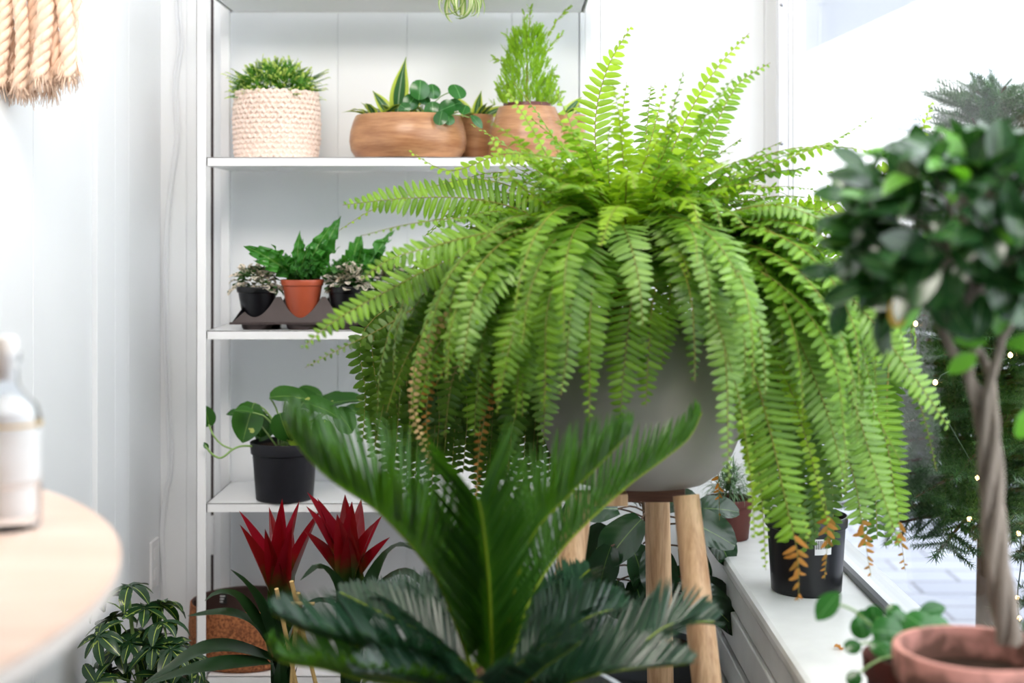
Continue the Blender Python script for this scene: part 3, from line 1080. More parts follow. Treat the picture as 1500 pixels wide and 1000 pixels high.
def frond(parent, pts, Lmax, hint=None, side=None, pitch=.0120, mats=('fern',), tip=None, t0=.10, lift=.0, fwd=.28, name='frond',
          peak=.35, endL=.12, wfac=1.05, stem=.0012, jitter=.12, into=None, stemmat='fernstem', droopy=0.0):
    c_, L = curve(pts, 40)
    n = max(8, int(L * (1 - t0) / pitch))
    c_, L = curve(pts, n + 1)
    c2 = c_
    mb = MB() if into is None else into[0]
    m2 = MB() if into is None else into[1]
    h0 = None if hint is None else nz(hint[0] if isinstance(hint, tuple) else hint)
    h1 = h0 if not isinstance(hint, tuple) else nz(hint[1])
    k0 = int(n * t0)
    for i in range(k0, n):
        t_ = (i - k0) / (n - k0)
        T = nz(c2[min(i + 1, n)] - c2[max(0, i - 1)])
        if side is not None:
            Nn = np.cross(T, side)
        else:
            h = h0 * (1 - t_) + h1 * t_
            Nn = h - T * np.dot(h, T)
        Nn = nz(Nn)
        S = np.cross(T, Nn)
        pr = min(1, (t_ / peak + .38)) ** .8 if t_ < peak else 1.0
        dn = 1 - (max(0, t_ - peak) / (1 - peak)) ** 1.8 * (1 - endL)
        l = Lmax * min(pr, 1) * dn
        brown = tip is not None and t_ > tip
        for s in (-1, 1):
            if brown and rnd.random() < .25:
                continue
            w = pitch * wfac * (1 if l > pitch * 2 else max(.5, l / (pitch * 2)))
            d = S * s + T * (fwd + .5 * t_ * t_) + Nn * (lift + G(0, jitter)) + A3(0, 0, -droopy)
            if brown:
                d = d + rdir() * .6 + A3(0, 0, -.6)
                w *= .8
            X, Y, Z = frame(d, Nn + S * G(0, .12))
            Y2 = Y * l * U(.9, 1.06)
            mb.tmpl(PIN[rnd.randrange(5)] if s > 0 else PINM[rnd.randrange(5)], np.column_stack((X * w, Y2, Z * l)), c2[i] + T * (0.5 * pitch if s > 0 else 0), 1 if brown else 0)
    m2.tube(c2[::max(1, n // 24)] if n > 24 else c2, list(np.linspace(stem * 1.3, stem * .4, len(c2[::max(1, n // 24)] if n > 24 else c2))), 5)
    if into is None:
        o = mb.build(name, [mats[0], 'brown' if tip is not None else mats[0]], parent, sharp=0)
        m2.build('stalk', stemmat, o)
        return o


PINM = [(T[0] * A3(-1, 1, 1), T[1], T[2], T[3]) for T in PIN]

cr = P(915, 392, 2.6)        # crown
CAM = A3(0, -1, .35)
UPF = A3(0, -.5, 1)
HERO = [
    # (points, pinna length, hint, material, tip brown from, pitch)
    ([(905, 398, 2.58), (876, 338, 2.46), (848, 368, 2.36), (836, 450, 2.30), (830, 520, 2.285), (822, 580, 2.28)], .045, (UPF, CAM), 'fernpale', None),
    ([(925, 395, 2.58), (950, 315, 2.50), (985, 318, 2.42), (1018, 385, 2.34), (1050, 470, 2.29), (1072, 545, 2.28), (1088, 600, 2.28)], .044, (UPF, CAM), 'fernpale', None),
    ([(920, 402, 2.56), (935, 380, 2.46), (925, 440, 2.39), (915, 530, 2.36), (908, 615, 2.355)], .044, (UPF, CAM), 'fern', None),
    ([(930, 402, 2.56), (965, 385, 2.46), (955, 450, 2.39), (950, 520, 2.37), (946, 595, 2.37)], .040, (UPF, CAM), 'fern', None),
    ([(895, 398, 2.58), (820, 350, 2.46), (750, 375, 2.36), (700, 430, 2.30), (684, 490, 2.28), (678, 548, 2.28)], .047, (UPF, CAM), 'fernpale', None),
    ([(900, 400, 2.56), (840, 385, 2.44), (785, 420, 2.35), (752, 490, 2.31), (738, 550, 2.30), (731, 590, 2.30)], .045, (UPF, CAM), 'fern', None),
    ([(895, 394, 2.58), (800, 335, 2.48), (710, 342, 2.40), (630, 362, 2.36), (570, 380, 2.34), (528, 410, 2.33)], .042, (A3(0, -.9, .8), A3(.1, -.9, .6)), 'fern', None),
    ([(890, 392, 2.62), (790, 320, 2.60), (700, 292, 2.58), (600, 290, 2.56), (502, 300, 2.54)], .044, A3(.05, -1, .28), 'fern', None),
    ([(890, 392, 2.64), (800, 300, 2.66), (700, 262, 2.66), (600, 285, 2.62), (540, 310, 2.60), (496, 338, 2.58)], .024, A3(.05, -.3, 1), 'fernlite', None),
    ([(892, 398, 2.60), (780, 350, 2.52), (660, 380, 2.44), (560, 430, 2.38), (490, 470, 2.34), (440, 512, 2.32)], .040, (UPF, A3(.2, -.9, .5)), 'fern', None),
    ([(892, 400, 2.62), (780, 370, 2.60), (660, 420, 2.58), (560, 480, 2.56), (500, 510, 2.54), (447, 538, 2.52)], .026, A3(.2, -.8, .6), 'ferndark', None),
    ([(892, 396, 2.60), (790, 318, 2.56), (690, 318, 2.50), (600, 328, 2.46), (530, 345, 2.44)], .030, A3(.05, -.2, 1), 'fern', None),
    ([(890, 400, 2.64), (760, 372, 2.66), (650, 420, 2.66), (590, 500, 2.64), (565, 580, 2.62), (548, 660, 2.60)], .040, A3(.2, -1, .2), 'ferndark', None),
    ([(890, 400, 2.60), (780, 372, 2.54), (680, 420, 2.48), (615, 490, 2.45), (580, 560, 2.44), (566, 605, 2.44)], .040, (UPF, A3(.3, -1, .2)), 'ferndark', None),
    ([(890, 400, 2.60), (790, 385, 2.52), (700, 430, 2.46), (645, 500, 2.43), (622, 560, 2.42), (600, 640, 2.42)], .034, A3(.2, -1, .3), 'fern', None),
    ([(893, 400, 2.58), (840, 400, 2.46), (810, 470, 2.42), (800, 560, 2.40), (796, 650, 2.40)], .044, (UPF, CAM), 'fernpale', None),
    ([(893, 400, 2.58), (820, 410, 2.48), (720, 460, 2.44), (668, 540, 2.43), (650, 640, 2.43)], .044, A3(.1, -1, .3), 'ferndark', None),
    ([(880, 400, 2.58), (790, 400, 2.50), (730, 490, 2.46), (700, 570, 2.45), (695, 640, 2.45)], .046, A3(.1, -1, .3), 'fern', None),
    ([(890, 394, 2.58), (800, 350, 2.44), (740, 390, 2.38), (690, 470, 2.35), (640, 560, 2.34)], .036, A3(.2, -1, .4), 'fern', None),
    ([(905, 400, 2.58), (885, 360, 2.47), (868, 420, 2.38), (862, 500, 2.36), (866, 575, 2.36)], .042, (UPF, CAM), 'fern', None),
    ([(900, 400, 2.58), (850, 372, 2.46), (790, 430, 2.37), (768, 520, 2.34), (765, 610, 2.34)], .044, (UPF, CAM), 'fern', None),
    ([(915, 400, 2.58), (975, 380, 2.46), (982, 420, 2.41), (976, 480, 2.40), (968, 540, 2.40)], .038, (UPF, CAM), 'fern', None),
    ([(900, 400, 2.58), (830, 375, 2.46), (765, 420, 2.39), (712, 480, 2.36), (704, 560, 2.36)], .042, (UPF, CAM), 'fernpale', None),
    ([(895, 400, 2.60), (820, 430, 2.48), (776, 520, 2.42), (752, 620, 2.42), (744, 690, 2.42)], .042, A3(.1, -1, .2), 'ferndark', None),
    ([(925, 400, 2.58), (1000, 370, 2.46), (1040, 430, 2.40), (1080, 520, 2.37), (1110, 610, 2.36)], .042, (UPF, A3(-.1, -1, .2)), 'ferndark', None),
    # right side
    ([(940, 396, 2.60), (1040, 340, 2.54), (1120, 365, 2.46), (1175, 430, 2.41), (1215, 510, 2.38), (1238, 590, 2.37)], .046, (UPF, CAM), 'fernpale', None),
    ([(940, 396, 2.60), (1050, 350, 2.52), (1130, 420, 2.42), (1175, 510, 2.37), (1210, 600, 2.35), (1228, 665, 2.35), (1240, 722, 2.35)], .045, (UPF, CAM), 'fernpale', None),
    ([(945, 392, 2.60), (1080, 340, 2.52), (1180, 380, 2.42), (1260, 450, 2.33), (1330, 540, 2.28), (1392, 628, 2.27)], .048, (UPF, A3(-.3, -1, .4)), 'fernpale', None),
    ([(945, 392, 2.60), (1080, 370, 2.50), (1180, 450, 2.42), (1240, 560, 2.38), (1282, 690, 2.37), (1318, 800, 2.37)], .046, (UPF, A3(-.2, -1, .2)), 'fernpale', None),
    ([(935, 400, 2.58), (1020, 400, 2.45), (1085, 490, 2.36), (1125, 620, 2.33), (1150, 730, 2.32), (1168, 810, 2.32), (1170, 880, 2.33)], .054, (UPF, A3(-.1, -1, .15)), 'fern', .83),
    ([(935, 400, 2.58), (1010, 400, 2.45), (1060, 500, 2.34), (1085, 600, 2.32), (1098, 690, 2.32), (1106, 790, 2.32)], .013, A3(0, -1, .1), 'fernlite', None),
    ([(935, 400, 2.60), (1040, 420, 2.46), (1100, 540, 2.37), (1140, 650, 2.34), (1165, 730, 2.34), (1186, 790, 2.34)], .014, A3(0, -1, .1), 'fernlite', None),
    ([(935, 400, 2.60), (1060, 420, 2.48), (1140, 530, 2.40), (1180, 640, 2.38), (1200, 720, 2.38), (1214, 770, 2.38)], .017, A3(0, -1, .1), 'fernlite', None),
    ([(940, 400, 2.62), (1090, 430, 2.52), (1190, 560, 2.47), (1245, 680, 2.45), (1262, 760, 2.45), (1276, 845, 2.45)], .046, A3(-.2, -1, .2), 'fernpale', .85),
    ([(940, 400, 2.62), (1070, 440, 2.54), (1150, 580, 2.50), (1200, 700, 2.48), (1212, 770, 2.48), (1208, 848, 2.48)], .040, A3(-.1, -1, .2), 'ferndark', .82),
    ([(940, 398, 2.62), (1110, 400, 2.54), (1230, 500, 2.50), (1290, 620, 2.48), (1312, 730, 2.48), (1326, 836, 2.48)], .044, A3(-.2, -1, .2), 'fern', .88),
    ([(940, 400, 2.60), (1050, 450, 2.48), (1090, 560, 2.42), (1110, 680, 2.40), (1118, 760, 2.40), (1122, 835, 2.40)], .034, A3(.4, -1, .2), 'fernlite', None),
    ([(940, 398, 2.62), (1100, 380, 2.50), (1200, 440, 2.44), (1260, 560, 2.40), (1300, 640, 2.40), (1322, 680, 2.40)], .030, A3(-.2, -1, .3), 'fern', None),
    ([(945, 392, 2.62), (1110, 370, 2.52), (1230, 430, 2.44), (1310, 510, 2.40), (1350, 600, 2.40), (1372, 690, 2.40)], .022, A3(-.3, -1, .3), 'ferndark', None),
    ([(940, 400, 2.70), (1010, 480, 2.78), (1046, 600, 2.80), (1052, 690, 2.80), (1054, 762, 2.80)], .030, A3(0, -1, .2), 'fernpale', .80),
    # reaching up
    ([(900, 385, 2.66), (880, 280, 2.70), (872, 180, 2.70), (890, 100, 2.68), (926, 36, 2.66)], .040, A3(.2, -.35, .8), 'fernlite', None),
    ([(930, 380, 2.60), (965, 270, 2.60), (1005, 175, 2.58), (1050, 100, 2.56), (1098, 48, 2.55)], .034, A3(-.5, -1, .6), 'fernlite', None),
    ([(940, 385, 2.58), (1000, 280, 2.56), (1045, 190, 2.54), (1080, 125, 2.53), (1128, 92, 2.52)], .034, A3(-.5, -1, .5), 'fern', None),
    ([(945, 385, 2.60), (1040, 280, 2.60), (1130, 225, 2.56), (1210, 210, 2.54), (1280, 170, 2.52)], .034, A3(0, -.25, 1), 'fern', None),
    ([(945, 388, 2.60), (1040, 300, 2.56), (1130, 245, 2.50), (1210, 215, 2.47), (1300, 225, 2.45)], .026, A3(.1, -.6, 1), 'fernlite', None),
    ([(950, 390, 2.64), (1120, 340, 2.64), (1220, 300, 2.60), (1300, 250, 2.56), (1345, 200, 2.55), (1366, 146, 2.54)], .036, A3(-.8, -.5, .2), 'fernlite', None),
    ([(950, 390, 2.62), (1080, 340, 2.60), (1180, 320, 2.54), (1260, 330, 2.50), (1330, 350, 2.48)], .044, A3(0, -.7, .8), 'fernlite', None),
    ([(950, 390, 2.62), (1100, 320, 2.66), (1190, 300, 2.64), (1260, 262, 2.62), (1320, 240, 2.60)], .034, A3(0, .9, .5), 'fernlite', None),
    ([(945, 388, 2.58), (1050, 320, 2.50), (1130, 300, 2.44), (1200, 320, 2.40), (1250, 350, 2.38)], .038, A3(0, -.5, 1), 'fernpale', None),
    ([(900, 385, 2.62), (860, 300, 2.62), (800, 240, 2.60), (740, 225, 2.58), (660, 250, 2.56), (596, 220, 2.54)], .034, A3(.1, -.6, 1), 'fernlite', None),
    ([(905, 385, 2.60), (880, 320, 2.54), (850, 240, 2.50), (835, 180, 2.49), (812, 130, 2.48)], .030, A3(.4, -1, .4), 'fernlite', None),
    ([(905, 385, 2.60), (870, 330, 2.52), (820, 260, 2.48), (780, 190, 2.46), (742, 130, 2.46)], .016, A3(.4, -1, .4), 'fernlite', None),
    ([(905, 385, 2.60), (860, 350, 2.50), (800, 300, 2.44), (750, 260, 2.42), (718, 200, 2.42)], .016, A3(.4, -1, .4), 'fernlite', None),
    ([(915, 385, 2.62), (930, 280, 2.62), (955, 200, 2.62), (975, 120, 2.62)], .024, A3(-.2, -1, .4), 'fernlite', None),
    ([(915, 385, 2.58), (905, 310, 2.50), (880, 290, 2.46), (862, 270, 2.45)], .020, A3(.2, -1, .4), 'fernlite', None),
    ([(915, 385, 2.64), (920, 260, 2.66), (912, 180, 2.66), (918, 120, 2.64)], .026, A3(.1, -1, .4), 'fernlite', None),
    # pale dry ones low on the left
    ([(890, 402, 2.58), (760, 410, 2.46), (660, 460, 2.42), (618, 520, 2.41), (606, 600, 2.41), (636, 690, 2.42)], .013, A3(.2, -1, .3), 'tan', None),
    ([(890, 402, 2.60), (790, 440, 2.48), (700, 490, 2.46), (640, 540, 2.45), (625, 600, 2.45), (628, 660, 2.45)], .022, A3(.2, -1, .3), 'brown', None),
    ([(890, 402, 2.60), (800, 450, 2.48), (730, 540, 2.46), (705, 640, 2.46), (698, 730, 2.46)], .020, A3(.2, -1, .3), 'brown', None),
    ([(890, 402, 2.60), (790, 430, 2.50), (690, 500, 2.47), (660, 560, 2.46), (655, 610, 2.46)], .024, A3(.2, -1, .3), 'tan', None),
]
for pts, lm_, hint, mat, tp in HERO:
    thin = lm_ < .02
    frond(fern, [P(*q) for q in pts], lm_ * (1.28 if lm_ > .035 else 1.06), hint=hint, mats=(mat,), tip=tp, pitch=(.0106 if mat != 'fernlite' else .0125) if not thin else .0095,
          t0=.12 if lm_ > .03 else .18, jitter=.12 if not thin else .5, endL=.10 if not thin else .5, wfac=.98 if not thin else 1.4)


def arch_pts(az, e0, L, bend, c=cr, r=.03, p=1.3):
    o = c + A3(math.cos(az) * r, math.sin(az) * r * .9, -.01)
    pts = [o]
    n = 7
    w_, w2 = U(.05, .25), U(-.5, .5)
    for i in range(n):
        q = (i + .5) / n
        e = max(-1.5, e0 - bend * q ** p)
        wob = az + w_ * math.sin(3 * q + az * 5) + w2 * q
        o = o + A3(math.cos(wob) * math.cos(e), math.sin(wob) * math.cos(e), math.sin(e)) * L / n
        pts.append(o)
    return pts, A3(-math.sin(az), math.cos(az), 0)


nleft = 100 - len(HERO)
cnt = 0
plan = []
for i in range(44):           # low arching, all round
    az = 2 * PI * i / 44 + U(-.2, .2)
    plan.append((az, U(.35, .95), U(.42, .60), U(2.2, 3.0), .040 * U(.8, 1.1), rnd.choice(('fern', 'ferndark', 'fern', 'fernpale'))))
for i in range(36):           # middle
    az = 2 * PI * i / 36 + U(-.1, .1)
    plan.append((az, U(.8, 1.2), U(.30, .46), U(1.2, 2.1), .032 * U(.8, 1.2), rnd.choice(('fern', 'fernlite', 'fernlite', 'fern'))))
for i in range(84):           # upright
    az = U(0, 2 * PI)
    plan.append((az, U(.85, 1.5), U(.20, .40), U(.2, 1.9), .026 * U(.7, 1.3), rnd.choice(('fernlite', 'fernlite', 'fern'))))
for i in range(7):           # front curtain
    az = -PI / 2 + U(-.75, .55)
    plan.append((az, U(.5, 1.0), U(.40, .56), U(2.3, 3.0), .046 * U(.85, 1.1), rnd.choice(('fern', 'ferndark', 'fernpale'))))
for i in range(60):           # high bushy middle
    az = U(0, 2 * PI)
    plan.append((az, U(.6, 1.3), U(.28, .46), U(.5, 2.2), .034 * U(.8, 1.15), rnd.choice(('fernlite', 'fern'))))
for i in range(24):           # left curtain
    az = PI + U(-.35, .75)
    plan.append((az, U(.4, .8), U(.48, .62), U(2.3, 2.8), .044 * U(.8, 1.1), rnd.choice(('fern', 'ferndark'))))
for i in range(36):           # right side curtain
    az = U(-.95, .6)
    plan.append((az, U(.4, .8), U(.56, .72), U(2.1, 2.5), .040 * U(.8, 1.1), rnd.choice(('fern', 'ferndark', 'fernpale'))))
extra = []
for k in range(16):
    x_ = 530 + 17 * k + U(-8, 8)
    extra.append([(892, 400, 2.66), (x_ * .45 + 892 * .55, 385, 2.68), (x_ + 8, 470, 2.70), (x_, 580, 2.70), (x_ - 4, 640 + U(0, 60), 2.70)])
for k in range(20):
    x_ = 590 + 12 * k + U(-8, 8)
    extra.append([(892, 404, 2.66), (x_ * .4 + 892 * .6, 400, 2.62), (x_ + 10, 500, 2.60), (x_, 620, 2.62), (x_ - 6, 690 + U(0, 60), 2.64)])
for k in range(20):
    x_ = 1095 + 11 * k + U(-8, 8)
    extra.append([(945, 400, 2.66), (x_ * .5 + 945 * .5, 380, 2.66), (x_ - 14, 470, 2.62), (x_, 600, 2.60), (x_ + 8, 690 + U(0, 120), 2.60)])
for q in extra:
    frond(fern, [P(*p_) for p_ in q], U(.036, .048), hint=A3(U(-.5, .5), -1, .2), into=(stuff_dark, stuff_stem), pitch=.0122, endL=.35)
order = sorted(plan, key=lambda q: math.sin(q[0]))          # nearest (towards the camera) first
for az, e0, L, bend, ll, mat in order:
    pts, side = arch_pts(az, e0, L, bend, p=1.2)
    pts = [A3(min(q[0], XG - .045), q[1], max(q[2], .66)) for q in pts]
    if cnt < nleft:
        frond(fern, pts, ll, side=side, mats=(mat,), pitch=.0118, wfac=.98, jitter=.12 if e0 < .95 else .4)
        cnt += 1
    else:
        frond(fern, pts, ll, side=side, into=(stuff_leaf, stuff_stem), pitch=.0122, wfac=1.0, jitter=.15 if e0 < .95 else .4)
o = stuff_leaf.build('rear_fronds', 'fern', fern, sharp=0)
o['kind'] = 'stuff'
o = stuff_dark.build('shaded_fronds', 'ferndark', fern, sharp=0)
o['kind'] = 'stuff'
o = stuff_stem.build('rear_stalks', 'fernstem', fern, sharp=0)
o['kind'] = 'stuff'
mb = MB()                                                       # tangled brown crown
for i in range(70):
    a = U(0, 2 * PI)
    o = A3(cr[0] + math.cos(a) * U(.0, .05), cr[1] + math.sin(a) * U(0, .05), cf[2] + hp - .03)
    mb.tube([o, o + A3(U(-.02, .02), U(-.02, .02), .06), cr + rdir() * .03], [.003, .002, .001], 5)
mb.build('crown', 'brown', fern)

# ------------------------------------------------------------------ plant stand
t = thing('plant_stand', 'wooden stand with thick pale log legs under the concrete planter', 'plant stand', A3(cf[0], cf[1], 0))
zt_ = cf[2] - .003
for (pa, pb) in (((850, 712, 2.50), (818, 940, 2.44)), ((1005, 712, 2.50), (1034, 1000, 2.44)), ((962, 725, 2.76), (966, 1000, 2.80))):
    a, b = P(*pa), P(*pb)
    a[2] = zt_ - (.0 if pa[2] < 2.6 else .0)
    k = a[2] / (a[2] - b[2])
    foot = a + (b - a) * k
    mb = MB()
    pts_, _ = curve([a, (a + foot) / 2 + A3(.002, 0, 0), foot], 9)
    mb.tube(pts_, [.0235, .0245, .0255, .026, .026, .0255, .025, .024, .022], 20)
    mb.build('leg', 'leg', t)
mb = MB()
xa, xb = P(905, 0, 2.62)[0], P(1000, 0, 2.62)[0]
mb.box(xa, xb, 2.58, 2.625, zt_ - .028, zt_ - .0005)
mb.box(P(940, 0, 2.7)[0], P(985, 0, 2.7)[0], 2.627, 2.76, zt_ - .028, zt_ - .0005)
mb.build('rail', 'rail', t, bevel=.002)
mb = MB()
mb.box(P(840, 0, 2.54)[0], P(918, 0, 2.54)[0], 2.51, 2.555, zt_ - .022, zt_ - .0005)
mb.build('cross_rail', 'leg', t, bevel=.002)

# ------------------------------------------------------------------ sago palm
cs = P(722, 1012, 2.12)
fl = A3(cs[0], cs[1], .30)
sago = thing('sago_palm', 'sago palm with stiff dark feathery fronds in a white pot at the front', 'potted plant', fl)
mb = MB()
hS = cs[2] - .03 - .30 + .02
mb.lathe([(0, 0), (.13, 0), (.15, .01), (.20, hS - .02), (.212, hS - .006), (.208, hS), (.198, hS), (.19, hS - .04), (.13, .03), (0, .03)], fl, 56)
mb.build('pot', 'whitepot', sago)
mb = MB()
mb.lathe([(0, hS - .02), (.19, hS - .03), (.19, hS - .06), (0, hS - .06)], fl, 32)
mb.build('soil', 'soil', sago)
mb = MB()
mb.lathe([(0, hS - .03), (.05, hS - .02), (.055, hS + .0), (.045, hS + .03), (.02, hS + .045), (0, hS + .05)], fl, 20)
mb.build('caudex', 'caudex', sago)
LF = [blade(lambda t_: .5 * min(1, .5 + 3 * t_) * (1 - t_ ** 3) ** .7, 5, 1, fold=-.5, bend=b_, asp=.05) for b_ in (.0, .12, .25, -.08)]


def sagofrond(pts, L, hint, mat, V=.75, fwd=.8, endk=2.15, t0=.16, pitch=.0050, lw=.0068, rib=.0030, sidevis=1.0):
    c_, Ln = curve(pts, 30)
    n = int(Ln / pitch)
    c_, Ln = curve(pts, n + 1)
    h0 = nz(hint[0] if isinstance(hint, tuple) else hint)
    h1 = nz(hint[1]) if isinstance(hint, tuple) else h0
    mb = MB()
    k0 = int(n * t0)
    for i in range(k0, n):
        t_ = (i - k0) / (n - k0)
        T = nz(c_[min(i + 1, n)] - c_[max(0, i - 1)])
        h = h0 * (1 - t_) + h1 * t_
        Nn = nz(h - T * np.dot(h, T))
        S = np.cross(T, Nn)
        l = L * min(1, .45 + t_ * 2.6) * (1 - max(0, t_ - .4) ** 2 * endk)
        for s in (-1, 1):
            d = S * s * math.cos(V) + Nn * math.sin(V) + T * (fwd + .5 * t_) + rdir() * .045
            X, Y, Z = frame(d, Nn + S * (-s) * .6 + rdir() * .25)
            l2 = l * U(.94, 1.04)
            mb.tmpl(LF[rnd.randrange(4)], np.column_stack((X * lw, Y * l2, Z * l2 * .6)), c_[i])
    o = mb.build('frond', mat, sago, sharp=0)
    m2 = MB()
    q = c_[::max(1, n // 30)]
    m2.tube(q, list(np.linspace(rib, rib * .35, len(q))), 6)
    m2.build('midrib', 'sagorib', o)


q0 = [(715, 1030, 2.12)]
S_ = [
    (q0 + [(690, 975, 2.10), (662, 900, 2.08), (634, 838, 2.06), (560, 754, 2.02), (482, 700, 1.98), (430, 645, 1.96), (414, 612, 1.96)], .165, (A3(.75, -.12, .65), A3(.55, -.1, .85)), 'sago', .9, .75),
    ([(722, 1030, 2.12), (720, 950, 2.06), (716, 850, 2.00), (708, 770, 1.96), (700, 728, 1.94)], .150, A3(0, 1, .15), 'sago', .35, 1.25),
    ([(730, 1030, 2.12), (738, 960, 2.12), (752, 870, 2.12), (780, 784, 2.11), (830, 728, 2.10), (880, 678, 2.09), (925, 632, 2.08)], .135, (A3(-.75, -.1, .65), A3(-.6, -.1, .8)), 'sago', .9, .7),
    ([(735, 1030, 2.13), (750, 960, 2.15), (775, 880, 2.17), (816, 813, 2.19), (865, 760, 2.20), (924, 708, 2.21), (975, 670, 2.21), (1010, 640, 2.21), (1028, 604, 2.21)], .112, (A3(-.7, -.1, .7), A3(-.55, -.15, .8)), 'sago', .95, .75),
    ([(705, 1030, 2.10), (650, 985, 2.05), (590, 962, 2.00), (524, 946, 1.96), (449, 925, 1.92), (400, 900, 1.90)], .105, A3(.1, -.25, 1), 'sagodark', .75, .75),
    ([(700, 1035, 2.08), (600, 1005, 1.98), (530, 995, 1.93), (476, 980, 1.90), (407, 967, 1.87), (392, 940, 1.86)], .085, A3(.1, -.2, 1), 'sago', .8, .6),
    ([(740, 1030, 2.12), (800, 1000, 2.10), (860, 978, 2.10), (902, 961, 2.10), (940, 942, 2.10), (974, 918, 2.11), (1000, 912, 2.11), (1046, 910, 2.11)], .105, A3(-.1, -.45, 1), 'sagodark', .55, .8),
    ([(740, 1035, 2.11), (820, 1005, 2.05), (880, 986, 2.03), (940, 978, 2.02), (1012, 972, 2.02)], .085, A3(0, -.3, 1), 'sagodark', .7, .7),
    ([(730, 1035, 2.10), (770, 1000, 2.03), (800, 975, 1.98), (830, 955, 1.95), (850, 940, 1.93)], .095, A3(-.3, -.4, 1), 'sagodark', .7, .8),
    ([(712, 1035, 2.10), (660, 1010, 2.00), (600, 1000, 1.93), (560, 990, 1.90), (520, 985, 1.88)], .085, A3(.2, -.3, 1), 'sagodark', .7, .8),
    ([(708, 1030, 2.16), (670, 960, 2.26), (610, 915, 2.36), (550, 890, 2.42), (500, 880, 2.46)], .13, A3(.3, -.3, 1), 'sagodark', .5, .8),
    ([(712, 1030, 2.16), (690, 930, 2.20), (655, 840, 2.26), (622, 770, 2.30), (596, 715, 2.28)], .13, A3(.5, .2, 1), 'sago', .5, .8),
    ([(730, 1030, 2.16), (742, 940, 2.22), (756, 860, 2.28), (766, 790, 2.30), (772, 722, 2.28)], .09, A3(-.5, .2, .8), 'sago', .5, .8),
    ([(720, 1035, 2.10), (715, 1010, 2.00), (700, 1000, 1.90), (690, 1000, 1.80)], .09, A3(0, -.3, 1), 'sagodark', .7, .8),
    ([(720, 1030, 2.16), (740, 980, 2.26), (760, 940, 2.33), (790, 930, 2.39)], .10, A3(0, -.3, 1), 'sagodark', .6, .8),
]
for k in range(9):
    a = PI * (.12 + .76 * k / 8) + U(-.08, .08)                    # behind the front ones
    r_ = U(.26, .36)
    e = fl + A3(0, 0, hS + .02)
    S_.append(([e, e + A3(math.cos(a) * .10, math.sin(a) * .10, .06), e + A3(math.cos(a) * .18, math.sin(a) * .18, .09), e + A3(math.cos(a) * r_ * .8, math.sin(a) * min(r_, .27), .09 + U(-.03, .03))], U(.08, .10), A3(0, -.2, 1), 'sagodark', .4, .8))
for i_, (pts, L, hint, mat, V, fwd) in enumerate(S_):
    sagofrond([P(*q) for q in pts] if i_ < 15 else pts, L, hint, mat, V, fwd, endk=.3 if i_ == 1 else 2.15, pitch=.0078 if i_ == 3 else .0050)
t = thing('plant_stool', 'low wooden stool carrying the sago palm below the edge of the picture', 'stool', A3(fl[0], fl[1], 0))
mb = MB()
mb.lathe([(0, .27), (.17, .27), (.175, .275), (.175, .295), (.17, .30), (0, .30)], (fl[0], fl[1], 0), 40)
mb.build('seat', 'bench', t)
for a in (.8, 2.4, 3.9, 5.5):
    mb = MB()
    mb.tube([A3(fl[0] + .12 * math.cos(a), fl[1] + .12 * math.sin(a), .27), A3(fl[0] + .15 * math.cos(a), fl[1] + .15 * math.sin(a), 0)], [.016, .013], 10)
    mb.build('leg', 'bench', t)

# ------------------------------------------------------------------ bromeliads on a low bench
t = thing('display_bench', 'low wooden bench carrying the two red bromeliads', 'bench', A3(-.38, 2.80, 0))
mb = MB()
mb.box(-.56, -.20, 2.66, 2.98, .20, .225)
mb.build('bench_top', 'bench', t, bevel=.003)
for x in (-.55, -.24):
    for y in (2.67, 2.94):
        mb = MB()
        mb.box(x, x + .03, y, y + .03, 0, .20)
        mb.build('leg', 'bench', t)


